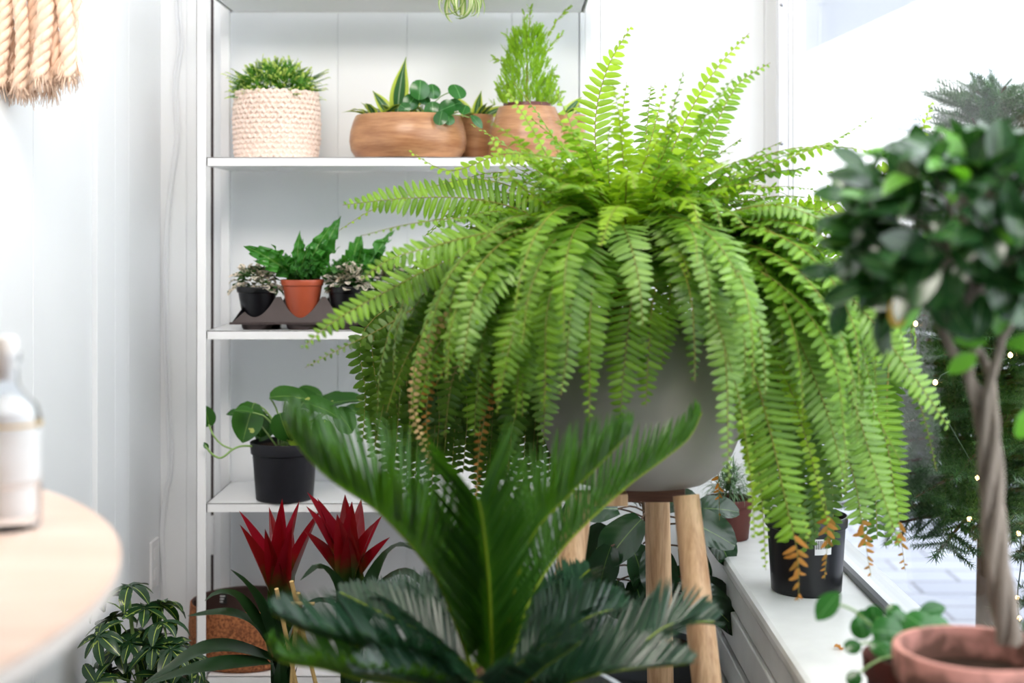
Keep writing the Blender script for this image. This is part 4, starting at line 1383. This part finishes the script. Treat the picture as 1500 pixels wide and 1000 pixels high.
def bromeliad(c, tipsz, label, tips, strapN, seed, extra=()):
    t = thing('bromeliad', label, 'potted plant', c)
    pot('pot', t, c, .05, .068, .13, 'blackpot', rimh=.02)
    mb = MB()
    b = c + A3(0, 0, tipsz)
    SW = lambda t_: .5 * (.75 + .25 * math.sin(PI * t_)) * (1 - t_ ** 2.6) ** .8
    for (p, w, bend) in tips:
        d = p - b
        T = blade(SW, 10, 2, fold=.5, bend=bend, cup=.3, asp=.25)
        put(mb, T, b + rdir() * .008, d + A3(0, 0, .02 + .05 * bend), A3(-d[0] * 2, -1 if d[1] < .02 else 1, .2) if abs(d[0]) < .04 else A3(-np.sign(d[0]), -.7, .35), np.linalg.norm(d) * 1.04, w * 1.35)
    mb.build('bracts', 'bract', t)
    mb = MB()
    for i in range(11):
        a = i * 2.4
        q = i / 11
        T = blade(SW, 8, 1, fold=.5, bend=-.15, asp=.25)
        put(mb, T, c + A3(0, 0, .13 + q * (tipsz - .20)), A3(math.cos(a) * .34, math.sin(a) * .34, 1), A3(-math.cos(a), -math.sin(a), .3), .13, .036)
    mb.build('stalk', 'strap', t)
    mb = MB()
    for i in range(strapN):
        a = 2 * PI * i / strapN + U(-.2, .2)
        e = U(.5, 1.05)
        T = blade(lambda t_: .5 * (.8 + .2 * math.sin(PI * t_)) * (1 - t_ ** 3) ** .7, 12, 1, fold=.4, bend=U(.9, 1.7), asp=.15)
        put(mb, T, c + A3(math.cos(a), math.sin(a), 0) * .015 + A3(0, 0, .12), A3(math.cos(a) * math.sin(e), math.sin(a) * math.sin(e), math.cos(e)), A3(0, 0, 1), U(.19, .26), .034)
    for pts, w in extra:
        pp = [P(*q) for q in pts]
        cc, Ln = curve(pp, 14)
        v, uv, f = [], [], []
        for k in range(14):
            tt = k / 13
            T_ang = nz(cc[min(13, k + 1)] - cc[max(0, k - 1)])
            S = nz(np.cross(T_ang, A3(.1, -.6, 1)))
            ww = w * (.6 + .4 * math.sin(PI * min(1, tt * 1.3))) * (1 - tt ** 3) ** .7 + .0005
            for j in (-1, 0, 1):
                v.append(cc[k] + S * j * ww + A3(0, 0, .35 * abs(j) * ww))
                uv.append(((j + 1) / 2, tt))
        for k in range(13):
            for j in range(2):
                a_ = k * 3 + j
                f.append((a_, a_ + 1, a_ + 4, a_ + 3))
        mb.add(v, f, uv)
    mb.build('leaves', 'strap', t)


cB = spot(412, 2.86, .225)
bromeliad(cB, .36, 'red-tipped bromeliad nearest the rack post with pale stakes beside it',
          [(P(357, 750, 2.83), .030, .25), (P(357, 773, 2.78), .030, .1), (P(390, 752, 2.90), .028, 0), (P(417, 732, 2.86), .034, 0), (P(404, 760, 2.78), .032, .1), (P(444, 740, 2.88), .028, 0), (P(462, 760, 2.80), .030, .1), (P(430, 765, 2.92), .030, .1), (P(380, 790, 2.76), .030, .1), (P(425, 790, 2.76), .032, .2)], 13, 1,
          extra=[([(400, 955, 2.84), (370, 915, 2.78), (330, 898, 2.72), (275, 902, 2.68)], .020), ([(400, 965, 2.84), (340, 950, 2.76), (290, 955, 2.70), (240, 985, 2.66), (200, 1010, 2.64)], .021),
                 ([(400, 950, 2.84), (370, 900, 2.80), (345, 872, 2.78), (318, 868, 2.76), (300, 880, 2.75)], .017), ([(395, 970, 2.82), (330, 975, 2.70), (270, 985, 2.64), (210, 1005, 2.60)], .022),
                 ([(405, 950, 2.84), (385, 890, 2.80), (362, 855, 2.78), (338, 834, 2.77)], .015), ([(415, 950, 2.84), (440, 900, 2.78), (470, 880, 2.74), (500, 890, 2.70)], .018)])
cC = spot(515, 2.80, .225)
bromeliad(cC, .42, 'red-tipped bromeliad standing closer to the sago palm',
          [(P(450, 729, 2.78), .034, .2), (P(468, 740, 2.80), .030, .1), (P(505, 728, 2.80), .036, 0), (P(455, 752, 2.74), .030, .2), (P(534, 733, 2.84), .034, 0), (P(560, 765, 2.80), .032, .1), (P(520, 748, 2.74), .036, .1), (P(490, 770, 2.72), .036, .2), (P(540, 780, 2.72), .034, .2), (P(445, 790, 2.76), .028, .1), (P(575, 790, 2.78), .03, .2), (P(508, 790, 2.72), .036, .2)], 15, 2,
          extra=[([(510, 950, 2.78), (500, 870, 2.74), (470, 830, 2.70), (440, 850, 2.66)], .020), ([(515, 950, 2.78), (560, 860, 2.72), (600, 840, 2.66), (640, 880, 2.62)], .022), ([(515, 950, 2.78), (545, 850, 2.74), (580, 800, 2.70), (620, 810, 2.64)], .020)])
t = thing('bamboo_stakes', 'short pale bamboo stakes tied together beside the red bromeliad', 'plant stakes', P(430, 960, 2.72))
for (a, b) in (((405, 862), (425, 960)), ((427, 851), (452, 960)), ((437, 868), (430, 960))):
    mb = MB()
    mb.tube([P(a[0], a[1], 2.72), P(b[0], b[1], 2.76), P(b[0] + (b[0] - a[0]) * .8, b[1] + 78, 2.79)], .0042, 8)
    mb.build('stake', 'stick', t)
mb = MB()
mb.tube([P(414, 883, 2.715), P(461, 884, 2.715)], .0035, 8)
mb.build('tie', 'stick', t)

# ------------------------------------------------------------------ schefflera by the left wall
c = spot(198, 3.02, 0)
t = thing('schefflera', 'variegated umbrella plant near the left wall behind the table', 'potted plant', c)
pot('pot', t, c, .075, .095, .2, 'greypot', rimh=.03)
lm, sm = MB(), MB()
LT = [blade(lambda t_: .19 * math.sin(PI * (t_ * .9 + .06)) ** .75, 6, 1, fold=.3, bend=b_) for b_ in (.4, .9, 1.4)]
WX = [(190, 858), (150, 880), (235, 885), (165, 905), (212, 890), (205, 925), (235, 912), (145, 930), (175, 945), (128, 965), (225, 945), (250, 950), (185, 975), (210, 975), (160, 985), (255, 975), (275, 960), (240, 990), (140, 1000), (195, 1000), (225, 1010), (270, 1000), (170, 1020), (120, 1010), (190, 940), (290, 990)]
stem_top = c + A3(.0, 0, .5)
q, _ = curve([c + A3(0, 0, .18), c + A3(.015, 0, .33), c + A3(-.0, 0, .45), P(188, 870, 3.02)], 16)
sm.tube(q, list(np.linspace(.006, .004, 16)), 8)
q2, _ = curve([c + A3(.02, 0, .18), c + A3(.05, -.02, .30), P(245, 940, 2.98)], 12)
sm.tube(q2, list(np.linspace(.005, .003, 12)), 8)
for (px, py) in WX:
    hub = P(px, py, 3.02 + U(-.10, .08))
    hub[0] = max(hub[0], XL + .06)
    src = q if px < 225 else q2
    s = src[min(len(src) - 1, max(2, int(np.argmin(np.abs(src[:, 2] - (hub[2] - .03))))))]
    cc, _ = curve([s, (s + hub) / 2 + A3(0, 0, .01), hub], 6)
    sm.tube(cc, .0015, 5)
    axis = nz(hub - s + A3(0, -.02, .05))
    nl = rnd.choice((6, 7, 8))
    a1 = nz(np.cross(axis, A3(.2, 1, .1)))
    a2 = np.cross(axis, a1)
    for k in range(nl):
        a = 2 * PI * k / nl + U(-.15, .15)
        d = a1 * math.cos(a) + a2 * math.sin(a) + axis * .15 + A3(0, 0, -.15)
        put(lm, rnd.choice(LT), hub, d, axis + A3(0, 0, .5), U(.052, .075))
lm.v = [np.column_stack((np.maximum(v[:, 0], XL + .004), v[:, 1:])) for v in lm.v]
lm.build('foliage', 'scheff', t)
sm.build('stems', 'stemg', t)

# ------------------------------------------------------------------ broad-leaf plant behind the stand
c = spot(945, 3.28, 0)
t = thing('fiddle_leaf_fig', 'dark broad-leaved fig in a grey pot behind the stand legs', 'potted plant', c)
pot('pot', t, c, .11, .14, .40, 'greypot', rimh=.04)
lm, sm = MB(), MB()
RW = lambda t_: .36 * (math.sin(PI * min(1, t_ * .86 + .1)) ** .7)
for (px, py, dx, dz, L, dp) in ((890, 770, -.5, -1, .13, 3.18), (905, 745, -1, .1, .12, 3.22), (930, 735, -.2, .6, .10, 3.3), (870, 790, -.9, -.4, .10, 3.30), (925, 800, .5, -1, .12, 3.2), (940, 760, -.8, -.7, .14, 3.15),
                                (960, 740, .6, .3, .11, 3.3), (1000, 760, .9, -.3, .13, 3.2), (1040, 770, .5, -.8, .10, 3.22), (1000, 800, .6, -.9, .12, 3.25), (890, 830, -.9, -.3, .11, 3.25), (905, 850, -.2, -1, .10, 3.2),
                                (930, 850, .3, -1, .12, 3.22), (1010, 860, .9, -.5, .12, 3.15), (1030, 850, .7, -.8, .12, 3.2), (985, 830, .2, -1, .13, 3.3), (870, 850, -1, -.1, .08, 3.25), (950, 880, -.4, -.8, .12, 3.2), (920, 720, .2, .8, .10, 3.35),
                                (1020, 745, 1, .1, .10, 3.28), (895, 800, -.4, -.9, .1, 3.12), (960, 800, .1, -1, .12, 3.16), (880, 745, -1, .2, .1, 3.3), (1035, 880, .8, -.6, .1, 3.12)):
    o = P(px, py, dp)
    T = blade(RW, 9, 2, fold=.22, bend=U(.3, 1.0), wave=.08, wf=1.6)
    put(lm, T, o, A3(dx, U(-.5, .0), dz), A3(U(-.3, .3), -.8, 1), L)
    s = A3(c[0] + U(-.01, .01), c[1], max(.42, o[2] - .02))
    cc, _ = curve([s, (s + o) / 2 + A3(0, 0, .01), o], 6)
    sm.tube(cc, .0022, 5)
sm.tube([c + A3(0, 0, .38), c + A3(.01, 0, .6), c + A3(-.01, 0, .78)], [.008, .006, .003], 8)
lm.build('leaves', 'rubber', t)
sm.build('stem', 'firbark', t)

# ------------------------------------------------------------------ on the window sill
c = spot(1068, 3.40, SZ)
t = thing('rosemary_like_plant', 'fine silvery-leaved plant in a dark terracotta pot at the far end of the sill', 'potted plant', c)
pot('pot', t, c, .046, .060, .098, 'terradark', rimh=.018)
mb = MB()
TH = [blade(lambda t_: .035 * (1 - t_ ** 2), 6, 1, fold=.3, bend=b_) for b_ in (.8, 1.6, 2.4)]
for i in range(420):
    a = U(0, 2 * PI)
    e = U(0, 1.5)
    d = A3(math.cos(a) * math.sin(e), math.sin(a) * math.sin(e), math.cos(e))
    put(mb, rnd.choice(TH), c + A3(0, 0, .10) + d * A3(.045, .045, .075) * U(.2, 1), d + rdir() * .5, A3(0, 0, 1), U(.03, .055))
mb.build('foliage', 'silver', t)

c = spot(1181, 2.91, SZ)
t = thing('black_nursery_pot', 'glossy black nursery pot with a barcode label on the sill under the fern', 'potted plant', c)
p_ = pot('pot', t, c, .071, .084, .155, 'blackpot', rimh=.022)
la = A3(c[0] + .025, c[1] - .0775, SZ + .117)
a0 = math.atan2(-.0775, .025)
mb, mk = MB(), MB()


def patch(mb, a0, a1, z0, z1, r, c):
    k = 6
    v = []
    for i in range(k + 1):
        a = a0 + (a1 - a0) * i / k
        for z in (z0, z1):
            rr = r(z)
            v.append((c[0] + rr * math.cos(a), c[1] + rr * math.sin(a), c[2] + z))
    mb.add(v, [(2 * i, 2 * i + 2, 2 * i + 3, 2 * i + 1) for i in range(k)])


rf = lambda z: .0712 + (.080 - .071) * z / .133 + .0008
patch(mb, -1.56, -1.10, .088, .120, rf, c)
lb_ = mb.build('label', 'label', t)
x = -1.54
while x < -1.2:
    w = U(.006, .016)
    patch(mk, x, x + w, .100, .117, lambda z: rf(z) + .0004, c)
    x += w + U(.008, .018)
mk.build('barcode', 'ink', lb_)
mb = MB()
for i in range(60):
    a = U(0, 2 * PI)
    put(mb, blade(lambda t_: .06 * (1 - t_ ** 2), 6, 1, fold=.3, bend=1), c + A3(0, 0, .145) + A3(math.cos(a), math.sin(a), 0) * U(0, .05), A3(math.cos(a) * .4, math.sin(a) * .4, 1), A3(-math.cos(a), -math.sin(a), .4), U(.05, .10))
mb.build('foliage', 'ferndark', t)

# small pot with round leaves, near
c = spot(1325, 1.96, SZ)
c[0] = P(1328, 0, 1.96)[0]
t = thing('round_leaf_peperomia', 'round-leaved trailing plant in a small brown pot on the sill before the topiary', 'potted plant', c)
pot('pot', t, c, .045, .060, .150, 'terradark', rimh=.03)
lm, sm = MB(), MB()
b0 = c + A3(0, 0, .148)
for (px, py, r, dd) in ((1262, 918, 17, 0), (1300, 925, 24, -.05), (1345, 912, 22, 0), (1248, 945, 13, -.03), (1320, 905, 15, .03), (1375, 918, 20, 0), (1280, 902, 15, .05), (1398, 928, 16, .02), (1290, 945, 16, -.06), (1330, 935, 18, -.05), (1360, 940, 15, -.05), (1310, 895, 12, .07), (1250, 993, 12, -.06), (1265, 905, 12, .06), (1360, 900, 12, .06)):
    o = P(px, py, 1.94 + dd)
    roundleaf(o, r / 1075, nz(A3(U(-.5, .4), -1, U(.1, 1.3))), lm, 0)
    q, _ = curve([b0, (b0 + o) / 2 + A3(0, 0, .01), o + A3(0, .004, 0)], 7)
    sm.tube(q, .0018, 5)
q, _ = curve([b0, P(1275, 915, 1.94), P(1250, 893, 1.93), P(1226, 885, 1.92)], 10)
sm.tube(q, .0018, 5)
put(lm, blade(OVAL, 6, 1, fold=.3, bend=.2), P(1229, 868, 1.92), A3(-1, -.1, -1.1), A3(-.4, -1, .5), .048)
put(lm, blade(OVAL, 6, 1, fold=.3, bend=.2), P(1345, 900, 1.97), A3(1, 0, .3), A3(-.1, -1, .6), .04)
lm.build('leaves', 'pilea', t)
sm.build('stems', 'stemg', t)

# topiary
c = A3(P(1468, 0, 1.74)[0] - .03, 1.74, SZ)
t = thing('topiary_fig', 'ball topiary with braided trunk in a weathered terracotta pot, nearest on the right', 'potted plant', c)
hpz = P(0, 948, 1.74)[2] - SZ
mb = MB()
mb.lathe([(0, 0), (.068, 0), (.071, .004), (.088, hpz - .045), (.0885, hpz - .04), (.0995, hpz - .038), (.102, hpz - .004), (.100, hpz), (.092, hpz), (.088, hpz - .05), (.07, .02), (0, .02)], c, 56)
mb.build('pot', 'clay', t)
mb = MB()
mb.lathe([(0, hpz - .032), (.08, hpz - .036), (.088, hpz - .04), (.088, hpz - .05), (0, hpz - .05)], c, 32)
mb.build('soil', 'soil', t)
zs = c[2] + hpz - .03
zt2 = P(0, 505, 1.70)[2]
axis_px = [(1484, 945), (1462, 800), (1452, 640), (1436, 540), (1430, 500)]
ax_, _ = curve([A3(P(x_, y_, 1.72)[0], 1.73, P(x_, y_, 1.72)[2]) for x_, y_ in axis_px], 60)
mb = MB()
for k in range(4):
    pts_ = []
    for i, a_ in enumerate(ax_):
        th = 2 * PI * (k / 4) + i / 60 * 2 * PI * 1.25
        rr = .0095 + (.024 * max(0, (i - 46) / 14) ** 1.3)
        pts_.append(a_ + A3(math.cos(th) * rr, math.sin(th) * rr, 0))
    ang = 2 * PI * k / 4 + .6
    pts_.append(pts_[-1] + A3(math.cos(ang) * .03, math.sin(ang) * .03, .05))
    pts_.append(pts_[-1] + A3(math.cos(ang) * .03, math.sin(ang) * .03, .05))
    mb.tube(pts_, list(np.linspace(.0078, .0058, len(pts_))), 9)
mb.build('braided_trunk', 'bark', t)
cc = P(1400, 345, 1.70)
cc = A3(P(1425, 0, 1.70)[0], 1.70, P(0, 348, 1.70)[2])
lm, sm, yl = MB(), MB(), MB()
OT = [blade(lambda t_: .27 * math.sin(PI * (t_ * .93 + .05)) ** .8, 6, 1, fold=f_, bend=b_) for f_, b_ in ((.2, .4), (.3, .8), (.15, .2), (.35, 1.1))]
for i in range(470):
    d = rdir()
    if d[2] < -.75:
        continue
    R = A3(.15, .14, .108)
    o = cc + d * R * (U(.35, 1.0) ** .55)
    if o[0] > XG - .04:
        o[0] = XG - .04 - U(0, .02)
    L = U(.045, .075)
    dd = nz(d + rdir() * .75 + A3(0, 0, .1))
    put(lm, rnd.choice(OT), o, dd, nz(d + A3(0, -.2, .8)), L, mat=1 if rnd.random() < .10 else 0)
for i in range(60):
    d = rdir()
    e_ = cc + d * A3(.12, .11, .10)
    if e_[0] > XG - .05:
        continue
    sm.tube([cc + A3(0, 0, -.08), (cc + e_) / 2, e_], [.003, .002, .001], 5)
for (px, py, dx, dy, L, mt) in ((1408, 245, -.35, 1, .045, 1), (1420, 250, .9, .6, .04, 1), (1395, 320, .3, -1, .055, 1), (1225, 400, -1, .1, .045, 0), (1245, 340, -1, .4, .045, 0), (1235, 440, -.3, -1, .045, 0),
                                (1445, 500, -1, .1, .04, 1), (1460, 490, .2, 1, .04, 1), (1475, 505, 1, .1, .045, 1), (1430, 520, -.8, -.4, .04, 1), (1390, 430, .2, -1, .05, 0), (1440, 430, -.2, -1, .06, 0), (1270, 250, -.8, .6, .05, 0), (1490, 640, .5, .8, .05, 1), (1250, 290, -1, .2, .05, 0), (1260, 420, -.9, -.3, .05, 0), (1300, 450, -.3, -1, .04, 0)):
    put(lm, OT[0], P(px, py, 1.66), A3(dx, -.2, dy), A3(.1, -1, .6), L, mat=mt)
lm.v = [np.column_stack((np.minimum(v[:, 0], XG - .006), v[:, 1:])) for v in lm.v]
lm.build('foliage', ['ficus', 'ficusnew'], t)
sm.build('twigs', 'bark', t)
put(yl, blade(lambda t_: .34 * math.sin(PI * (t_ * .8 + .1)) ** .7, 6, 1, fold=.2, bend=.2), P(1312, 438, 1.64), A3(.05, -.1, -1), A3(0, -1, .2), .032)
yl.build('yellow_leaf', 'yellow', t)

# dry bits on the sill
mb = MB()
put(mb, blade(OVAL, 6, 2, fold=.9, bend=2.0, wave=.4), A3(P(1222, 953, 2.49)[0], 2.49, SZ + .005), A3(1, .3, .3), A3(0, 0, 1), .018)
tag(mb.build('dry_leaf', 'brown'), 'tiny curled brown dry leaf lying on the sill', 'dry leaf')

# ------------------------------------------------------------------ round table and jar, near left
TZ = 1.03
tc0 = A3(-1.215, 1.205, 0)
t = thing('round_table', 'round pale wooden table with a white edge in the left foreground', 'table', tc0)
mb = MB()
mb.lathe([(0, TZ - .004), (.848, TZ - .004), (.852, TZ - .0015), (.850, TZ), (0, TZ)], tc0, 128)
mb.build('tabletop', 'tabletop', t)
mb = MB()
mb.lathe([(0, TZ - .026), (.842, TZ - .026), (.852, TZ - .018), (.852, TZ - .0045), (0, TZ - .0045)], tc0, 128)
mb.build('edge_band', 'tableedge', t)
mb = MB()
mb.lathe([(0, 0), (.30, 0), (.30, .015), (.05, .03), (.04, .06), (.04, TZ - .06), (.12, TZ - .027), (0, TZ - .027)], tc0, 40)
mb.build('pedestal', 'tableedge', t)
dj = .32 * F / (783 - 341)
c = A3(P(-10, 0, dj)[0], dj + .038, TZ)
t = thing('glass_jar', 'clear glass bottle filled with white paper sachets on the round table', 'jar', c)
k = 1 / 1403 * 1.0
mb = MB()
outer = [(0, 0), (.034, 0), (.037, .004), (.037, .118), (.033, .132), (.020, .146), (.0135, .156), (.013, .178), (.0155, .182), (.0155, .19)]
mb.lathe(outer + [(r - .002, z) for r, z in reversed(outer) if z > .01] + [(0, .012)], c, 40)
mb.build('bottle', 'jarglass', t)
mb = MB()
mb.lathe([(0, .0135), (.025, .0135), (.0275, .018), (.026, .045), (.033, .052), (.0335, .10), (.031, .110), (0, .112)], c, 28)
mb.lathe([(0, .114), (.030, .114), (.029, .126), (.015, .14), (0, .145)], c, 28)
mb.lathe([(0, .16), (.0105, .16), (.0115, .18), (.013, .20), (.011, .207), (0, .208)], c, 20)
mb.build('sachets', 'jarwhite', t)
mb = MB()
mb.lathe([(.0375, .112), (.0384, .112), (.0384, .115), (.0375, .115)], c, 28, cap=False)
mb.build('band', 'goldband', t)

# ------------------------------------------------------------------ macrame hanging
c = P(50, -160, 2.6)
t = thing('macrame_hanging', 'peach cotton macrame with thick twisted cords on the left wall', 'wall hanging', (XL, 2.6, c[2]))
mb = MB()
mb.tube([A3(XL - .02, 2.62, c[2]), P(-40, -160, 2.6), P(150, -160, 2.6)], .010, 12)
mb.build('rod', 'bench', t)


def cord(px, pyb, d, r, fray=True):
    mb = MB()
    z0, z1 = P(px, -160, d)[2], P(px, pyb, d)[2]
    X = P(px, 0, d)[0]
    n = 60
    wob = U(0, 6)
    for k in range(3):
        pts_ = []
        for i in range(n + 1):
            q = i / n
            z = z0 + (z1 - z0) * q
            th = 2 * PI * k / 3 - q * abs(z1 - z0) / .065 * 2 * PI + wob
            rr = r * .52
            flare = 1 + .5 * max(0, q - .9) * 10 * .4
            pts_.append(A3(X + .006 * math.sin(q * 7 + wob) + math.cos(th) * rr * flare, d + math.sin(th) * rr * flare, z))
        mb.tube(pts_, [r * .56] * n + [r * .35], 8)
    for k in range(60):
        a = U(0, 2 * PI)
        q = rnd.random()
        o = A3(X + .006 * math.sin(7 + wob) + math.cos(a) * r * q, d + math.sin(a) * r * q, z1 + U(0, .03))
        mb.tube([o, o + A3(math.cos(a) * .006 * q, math.sin(a) * .006 * q, -.012), o + A3(math.cos(a) * .010 * q + G(0, .002), math.sin(a) * .010 * q, -U(.016, .034))], [.0011, .0009, .0005], 4)
    for k in range(26):
        a = U(0, 2 * PI)
        z = U(z1, z1 + .2)
        o = A3(X + math.cos(a) * r * 1.0, d + math.sin(a) * r * 1.0, z)
        mb.tube([o, o + A3(math.cos(a) * .004, math.sin(a) * .004, -.01), o + A3(math.cos(a) * .006 + G(0, .002), 0, -.022)], [.0006, .0006, .0003], 3)
    mb.build('cord', 'rope', t, sharp=0)


for (px, pyb, d, r) in ((3, 128, 2.60, .0135), (28, 132, 2.59, .0125), (44, 136, 2.62, .011), (62, 118, 2.57, .0150), (80, 112, 2.59, .011), (95, 115, 2.575, .0140), (110, 112, 2.60, .0095), (14, 132, 2.64, .012), (72, 134, 2.64, .012), (-18, 130, 2.60, .013), (54, 132, 2.65, .010), (-36, 130, 2.60, .013)):
    cord(px, pyb, d, r)

# ------------------------------------------------------------------ outside
GZ = -.12
mb = MB()
mb.box(.80, 4.6, -4, 40, GZ - .1, GZ)
tag(mb.build('sidewalk', 'paving'), 'pale brick-paved sidewalk outside the window', 'sidewalk')
bpy.data.objects['sidewalk']['kind'] = 'structure'
mb = MB()
mb.box(4.6, 60, -4, 90, GZ - .2, GZ - .12)
o = mb.build('road', 'asphalt')
struct(o)
t = thing('street_building', 'pale building across the street, washed out by daylight', 'building', (9, 44, GZ))
mb = MB()
mb.box(3.6, 26, 40, 48, GZ - .12, 9.5)
mb.build('wall', 'stucco', t)
for k in range(7):
    mb = MB()
    x_ = 5 + k * 2.6
    mb.box(x_, x_ + 1.3, 39.95, 40.0, 4.2, 6.4)
    mb.build('window', 'awning', t)
t = thing('entrance_awning', 'pale grey awning over the sidewalk further along the shop front', 'awning', (.9, 8, 2.62))
mb = MB()
v = [(.88, 6.2, 2.62), (2.32, 6.2, 2.60), (2.2, 7.7, 2.60), (2.03, 10.4, 2.60), (.88, 10.4, 2.62)]
vv = v + [(a, b, z + .08) for a, b, z in v]
mb.add(vv, [(0, 1, 2, 3, 4), (9, 8, 7, 6, 5)] + [(i, i + 5, (i + 1) % 5 + 5, (i + 1) % 5) for i in range(5)])
mb.build('canopy', 'awning', t)
mb = MB()
for y in (6.4, 10.2):
    mb.tube([A3(1.9, y, 2.66), A3(.88, y, 3.3)], .015, 8)
mb.build('bracket', 'alu', t)
mb = MB()
mb.box(.5, .748, YB + .12, 30, GZ, 4.2)
tag(mb.build('shop_front_wall', 'stucco'), 'pale shop front continuing beyond the window corner', 'wall')
bpy.data.objects['shop_front_wall']['kind'] = 'structure'
bpy.data.objects['shop_front_wall'].name = 'wall_outside'

needle = T_([(-.5, 0, 0), (.5, 0, 0), (0, 1, .1)], [(0, 1, 2)], [(0, 0), (1, 0), (.5, 1)])


def sprigtmpl(n=90):
    mb = MB()
    for i in range(n):
        q = i / n
        a = i * 2.4
        d = A3(math.cos(a), .9, math.sin(a) * .75)
        put(mb, needle, A3(0, q, 0), d, A3(0, 0, 1), .22 * (1.05 - .3 * q), .028)
    return (np.concatenate(mb.v), np.concatenate(mb.lv), np.concatenate(mb.fs), np.concatenate([q for q in [np.zeros((mb.n, 2))]]))


SPR = [sprigtmpl() for _ in range(3)]


def firtree(c, R, Hh, label, nb, seed, z0=.35):
    t = thing('fir_tree', label, 'tree', c)
    mb = MB()
    mb.tube([c + A3(0, 0, .02), c + A3(0, 0, Hh * .6), c + A3(0, 0, Hh)], [.045, .028, .006], 10)
    mb.build('trunk', 'firbark', t)
    fm, bm = MB(), MB()
    for i in range(nb):
        q = (i + .5) / nb
        z = z0 + (Hh - z0) * q
        a = i * 2.399 + U(-.2, .2)
        L = R * (1 - q * .86) * U(.8, 1.08)
        rise = .05 + .6 * q
        o = c + A3(0, 0, z)
        d = A3(math.cos(a), math.sin(a), rise)
        e = o + nz(d) * L + A3(0, 0, -.10 * L)
        if e[0] < XG + .15:
            k_ = (XG + .15 - o[0]) / (e[0] - o[0])
            e = o + (e - o) * max(.2, k_)
            L *= max(.2, k_)
        pts_, _ = curve([o, (o + e) / 2 + A3(0, 0, .04 * L), e], 9)
        bm.tube(pts_, list(np.linspace(.007, .0025, 9)), 5)
        ns = max(3, int(L / .030))
        for k in range(ns):
            u = .18 + .82 * (k + .5) / ns
            pz = pts_[int(u * 8)]
            tt = nz(pts_[min(8, int(u * 8) + 1)] - pts_[int(u * 8) - 1])
            sd = nz(np.cross(tt, A3(0, 0, 1)))
            for s in (-1, 1):
                dd = tt + sd * s * U(.6, 1.1) + A3(0, 0, U(-.3, .15))
                ll = U(.09, .16) * (1.25 - u * .5)
                if pz[0] + nz(dd)[0] * ll < XG + .13:
                    continue
                put(fm, rnd.choice(SPR), pz, dd, A3(0, 0, 1), ll)
        put(fm, rnd.choice(SPR), pts_[6], pts_[8] - pts_[6], A3(0, 0, 1), max(.06, np.linalg.norm(pts_[8] - pts_[6]) * 1.3))
    put(fm, SPR[0], c + A3(0, 0, Hh - .08), A3(0, 0, 1), A3(1, 0, 0), .16)
    fm.build('needles', 'fir', t, sharp=0)
    bm.build('branches', 'firbark', t)
    mb = MB()
    mb.lathe([(0, 0), (.13, 0), (.15, .01), (.165, .24), (.155, .34), (.145, .35), (.14, .30), (0, .30)], c, 32)
    mb.build('burlap_wrap', 'burlap', t)
    return t


firtree(A3(P(1452, 0, 3.55)[0], 3.55, GZ), .62, 1.80, 'cut fir tree just outside the glass behind the topiary', 170, 1, z0=.74)
firtree(A3(1.95, 4.75, GZ), .72, 2.15, 'larger fir tree standing farther out on the sidewalk', 150, 2, z0=.62)
firtree(A3(1.32, 2.55, GZ), .46, 1.55, 'fir tree at the right edge of the view outside the window', 100, 3, z0=.68)
t = thing('fairy_lights', 'string of warm glowing fairy lights wound round the outdoor fir', 'fairy lights', P(1450, 600, 3.3))
bul = [(1341, 474, 3.12), (1475, 230, 3.3), (1492, 781, 3.1), (1490, 876, 3.1), (1493, 906, 3.05), (1420, 760, 3.2), (1432, 700, 3.2), (1370, 560, 3.1), (1480, 520, 3.15), (1465, 330, 3.2)]
mb = MB()
path, _ = curve([P(*q) for q in sorted(bul, key=lambda q: q[1])], 60)
mb.tube(path, .0015, 4)
mb.build('wire', 'wire', t)
for (x_, y_, d_) in bul:
    mb = MB()
    mb.lathe([(0, -.006), (.004, -.004), (.0055, 0), (.004, .004), (0, .007)], P(x_, y_, d_), 10)
    mb.build('bulb', 'bulb', t)

# ------------------------------------------------------------------ light, camera
w = bpy.data.worlds.new('World')
bpy.context.scene.world = w
w.use_nodes = True
nt = w.node_tree
bg = nt.nodes['Background']
bg.inputs['Color'].default_value = (.90, .955, 1.0, 1)
bg.inputs['Strength'].default_value = 3.0


def area(name, loc, tgt, sx, sy, power, col):
    l = bpy.data.lights.new(name, 'AREA')
    l.shape = 'RECTANGLE'
    l.size, l.size_y = sx, sy
    l.energy = power
    l.color = col
    o = bpy.data.objects.new(name, l)
    bpy.context.scene.collection.objects.link(o)
    o.location = loc
    o.rotation_euler = (Vector(tgt) - Vector(loc)).to_track_quat('-Z', 'Y').to_euler()
    return o


area('ceiling_lamp', (-.3, 1.5, 2.7), (-.3, 3.2, 1.5), 1.2, .8, 40, (1, .93, .85))

cam = bpy.data.cameras.new('Camera')
co = bpy.data.objects.new('Camera', cam)
bpy.context.scene.collection.objects.link(co)
co.location = (0, 0, H)
co.rotation_euler = (PI / 2, 0, 0)
cam.lens = 50
cam.sensor_width = 36
cam.shift_y = -159 / 1500
cam.clip_start = .05
cam.clip_end = 300
cam.dof.use_dof = True
cam.dof.focus_distance = 2.95
cam.dof.aperture_fstop = 2.3
sc = bpy.context.scene
sc.camera = co
sc.view_settings.view_transform = 'Standard'
sc.view_settings.look = 'None'
sc.view_settings.exposure = 0.55
sc.view_settings.gamma = 1
sc.view_settings.use_curve_mapping = False
sc.cycles.max_bounces = 10
sc.cycles.diffuse_bounces = 5
sc.cycles.transparent_max_bounces = 16
sc.cycles.sample_clamp_indirect = 6
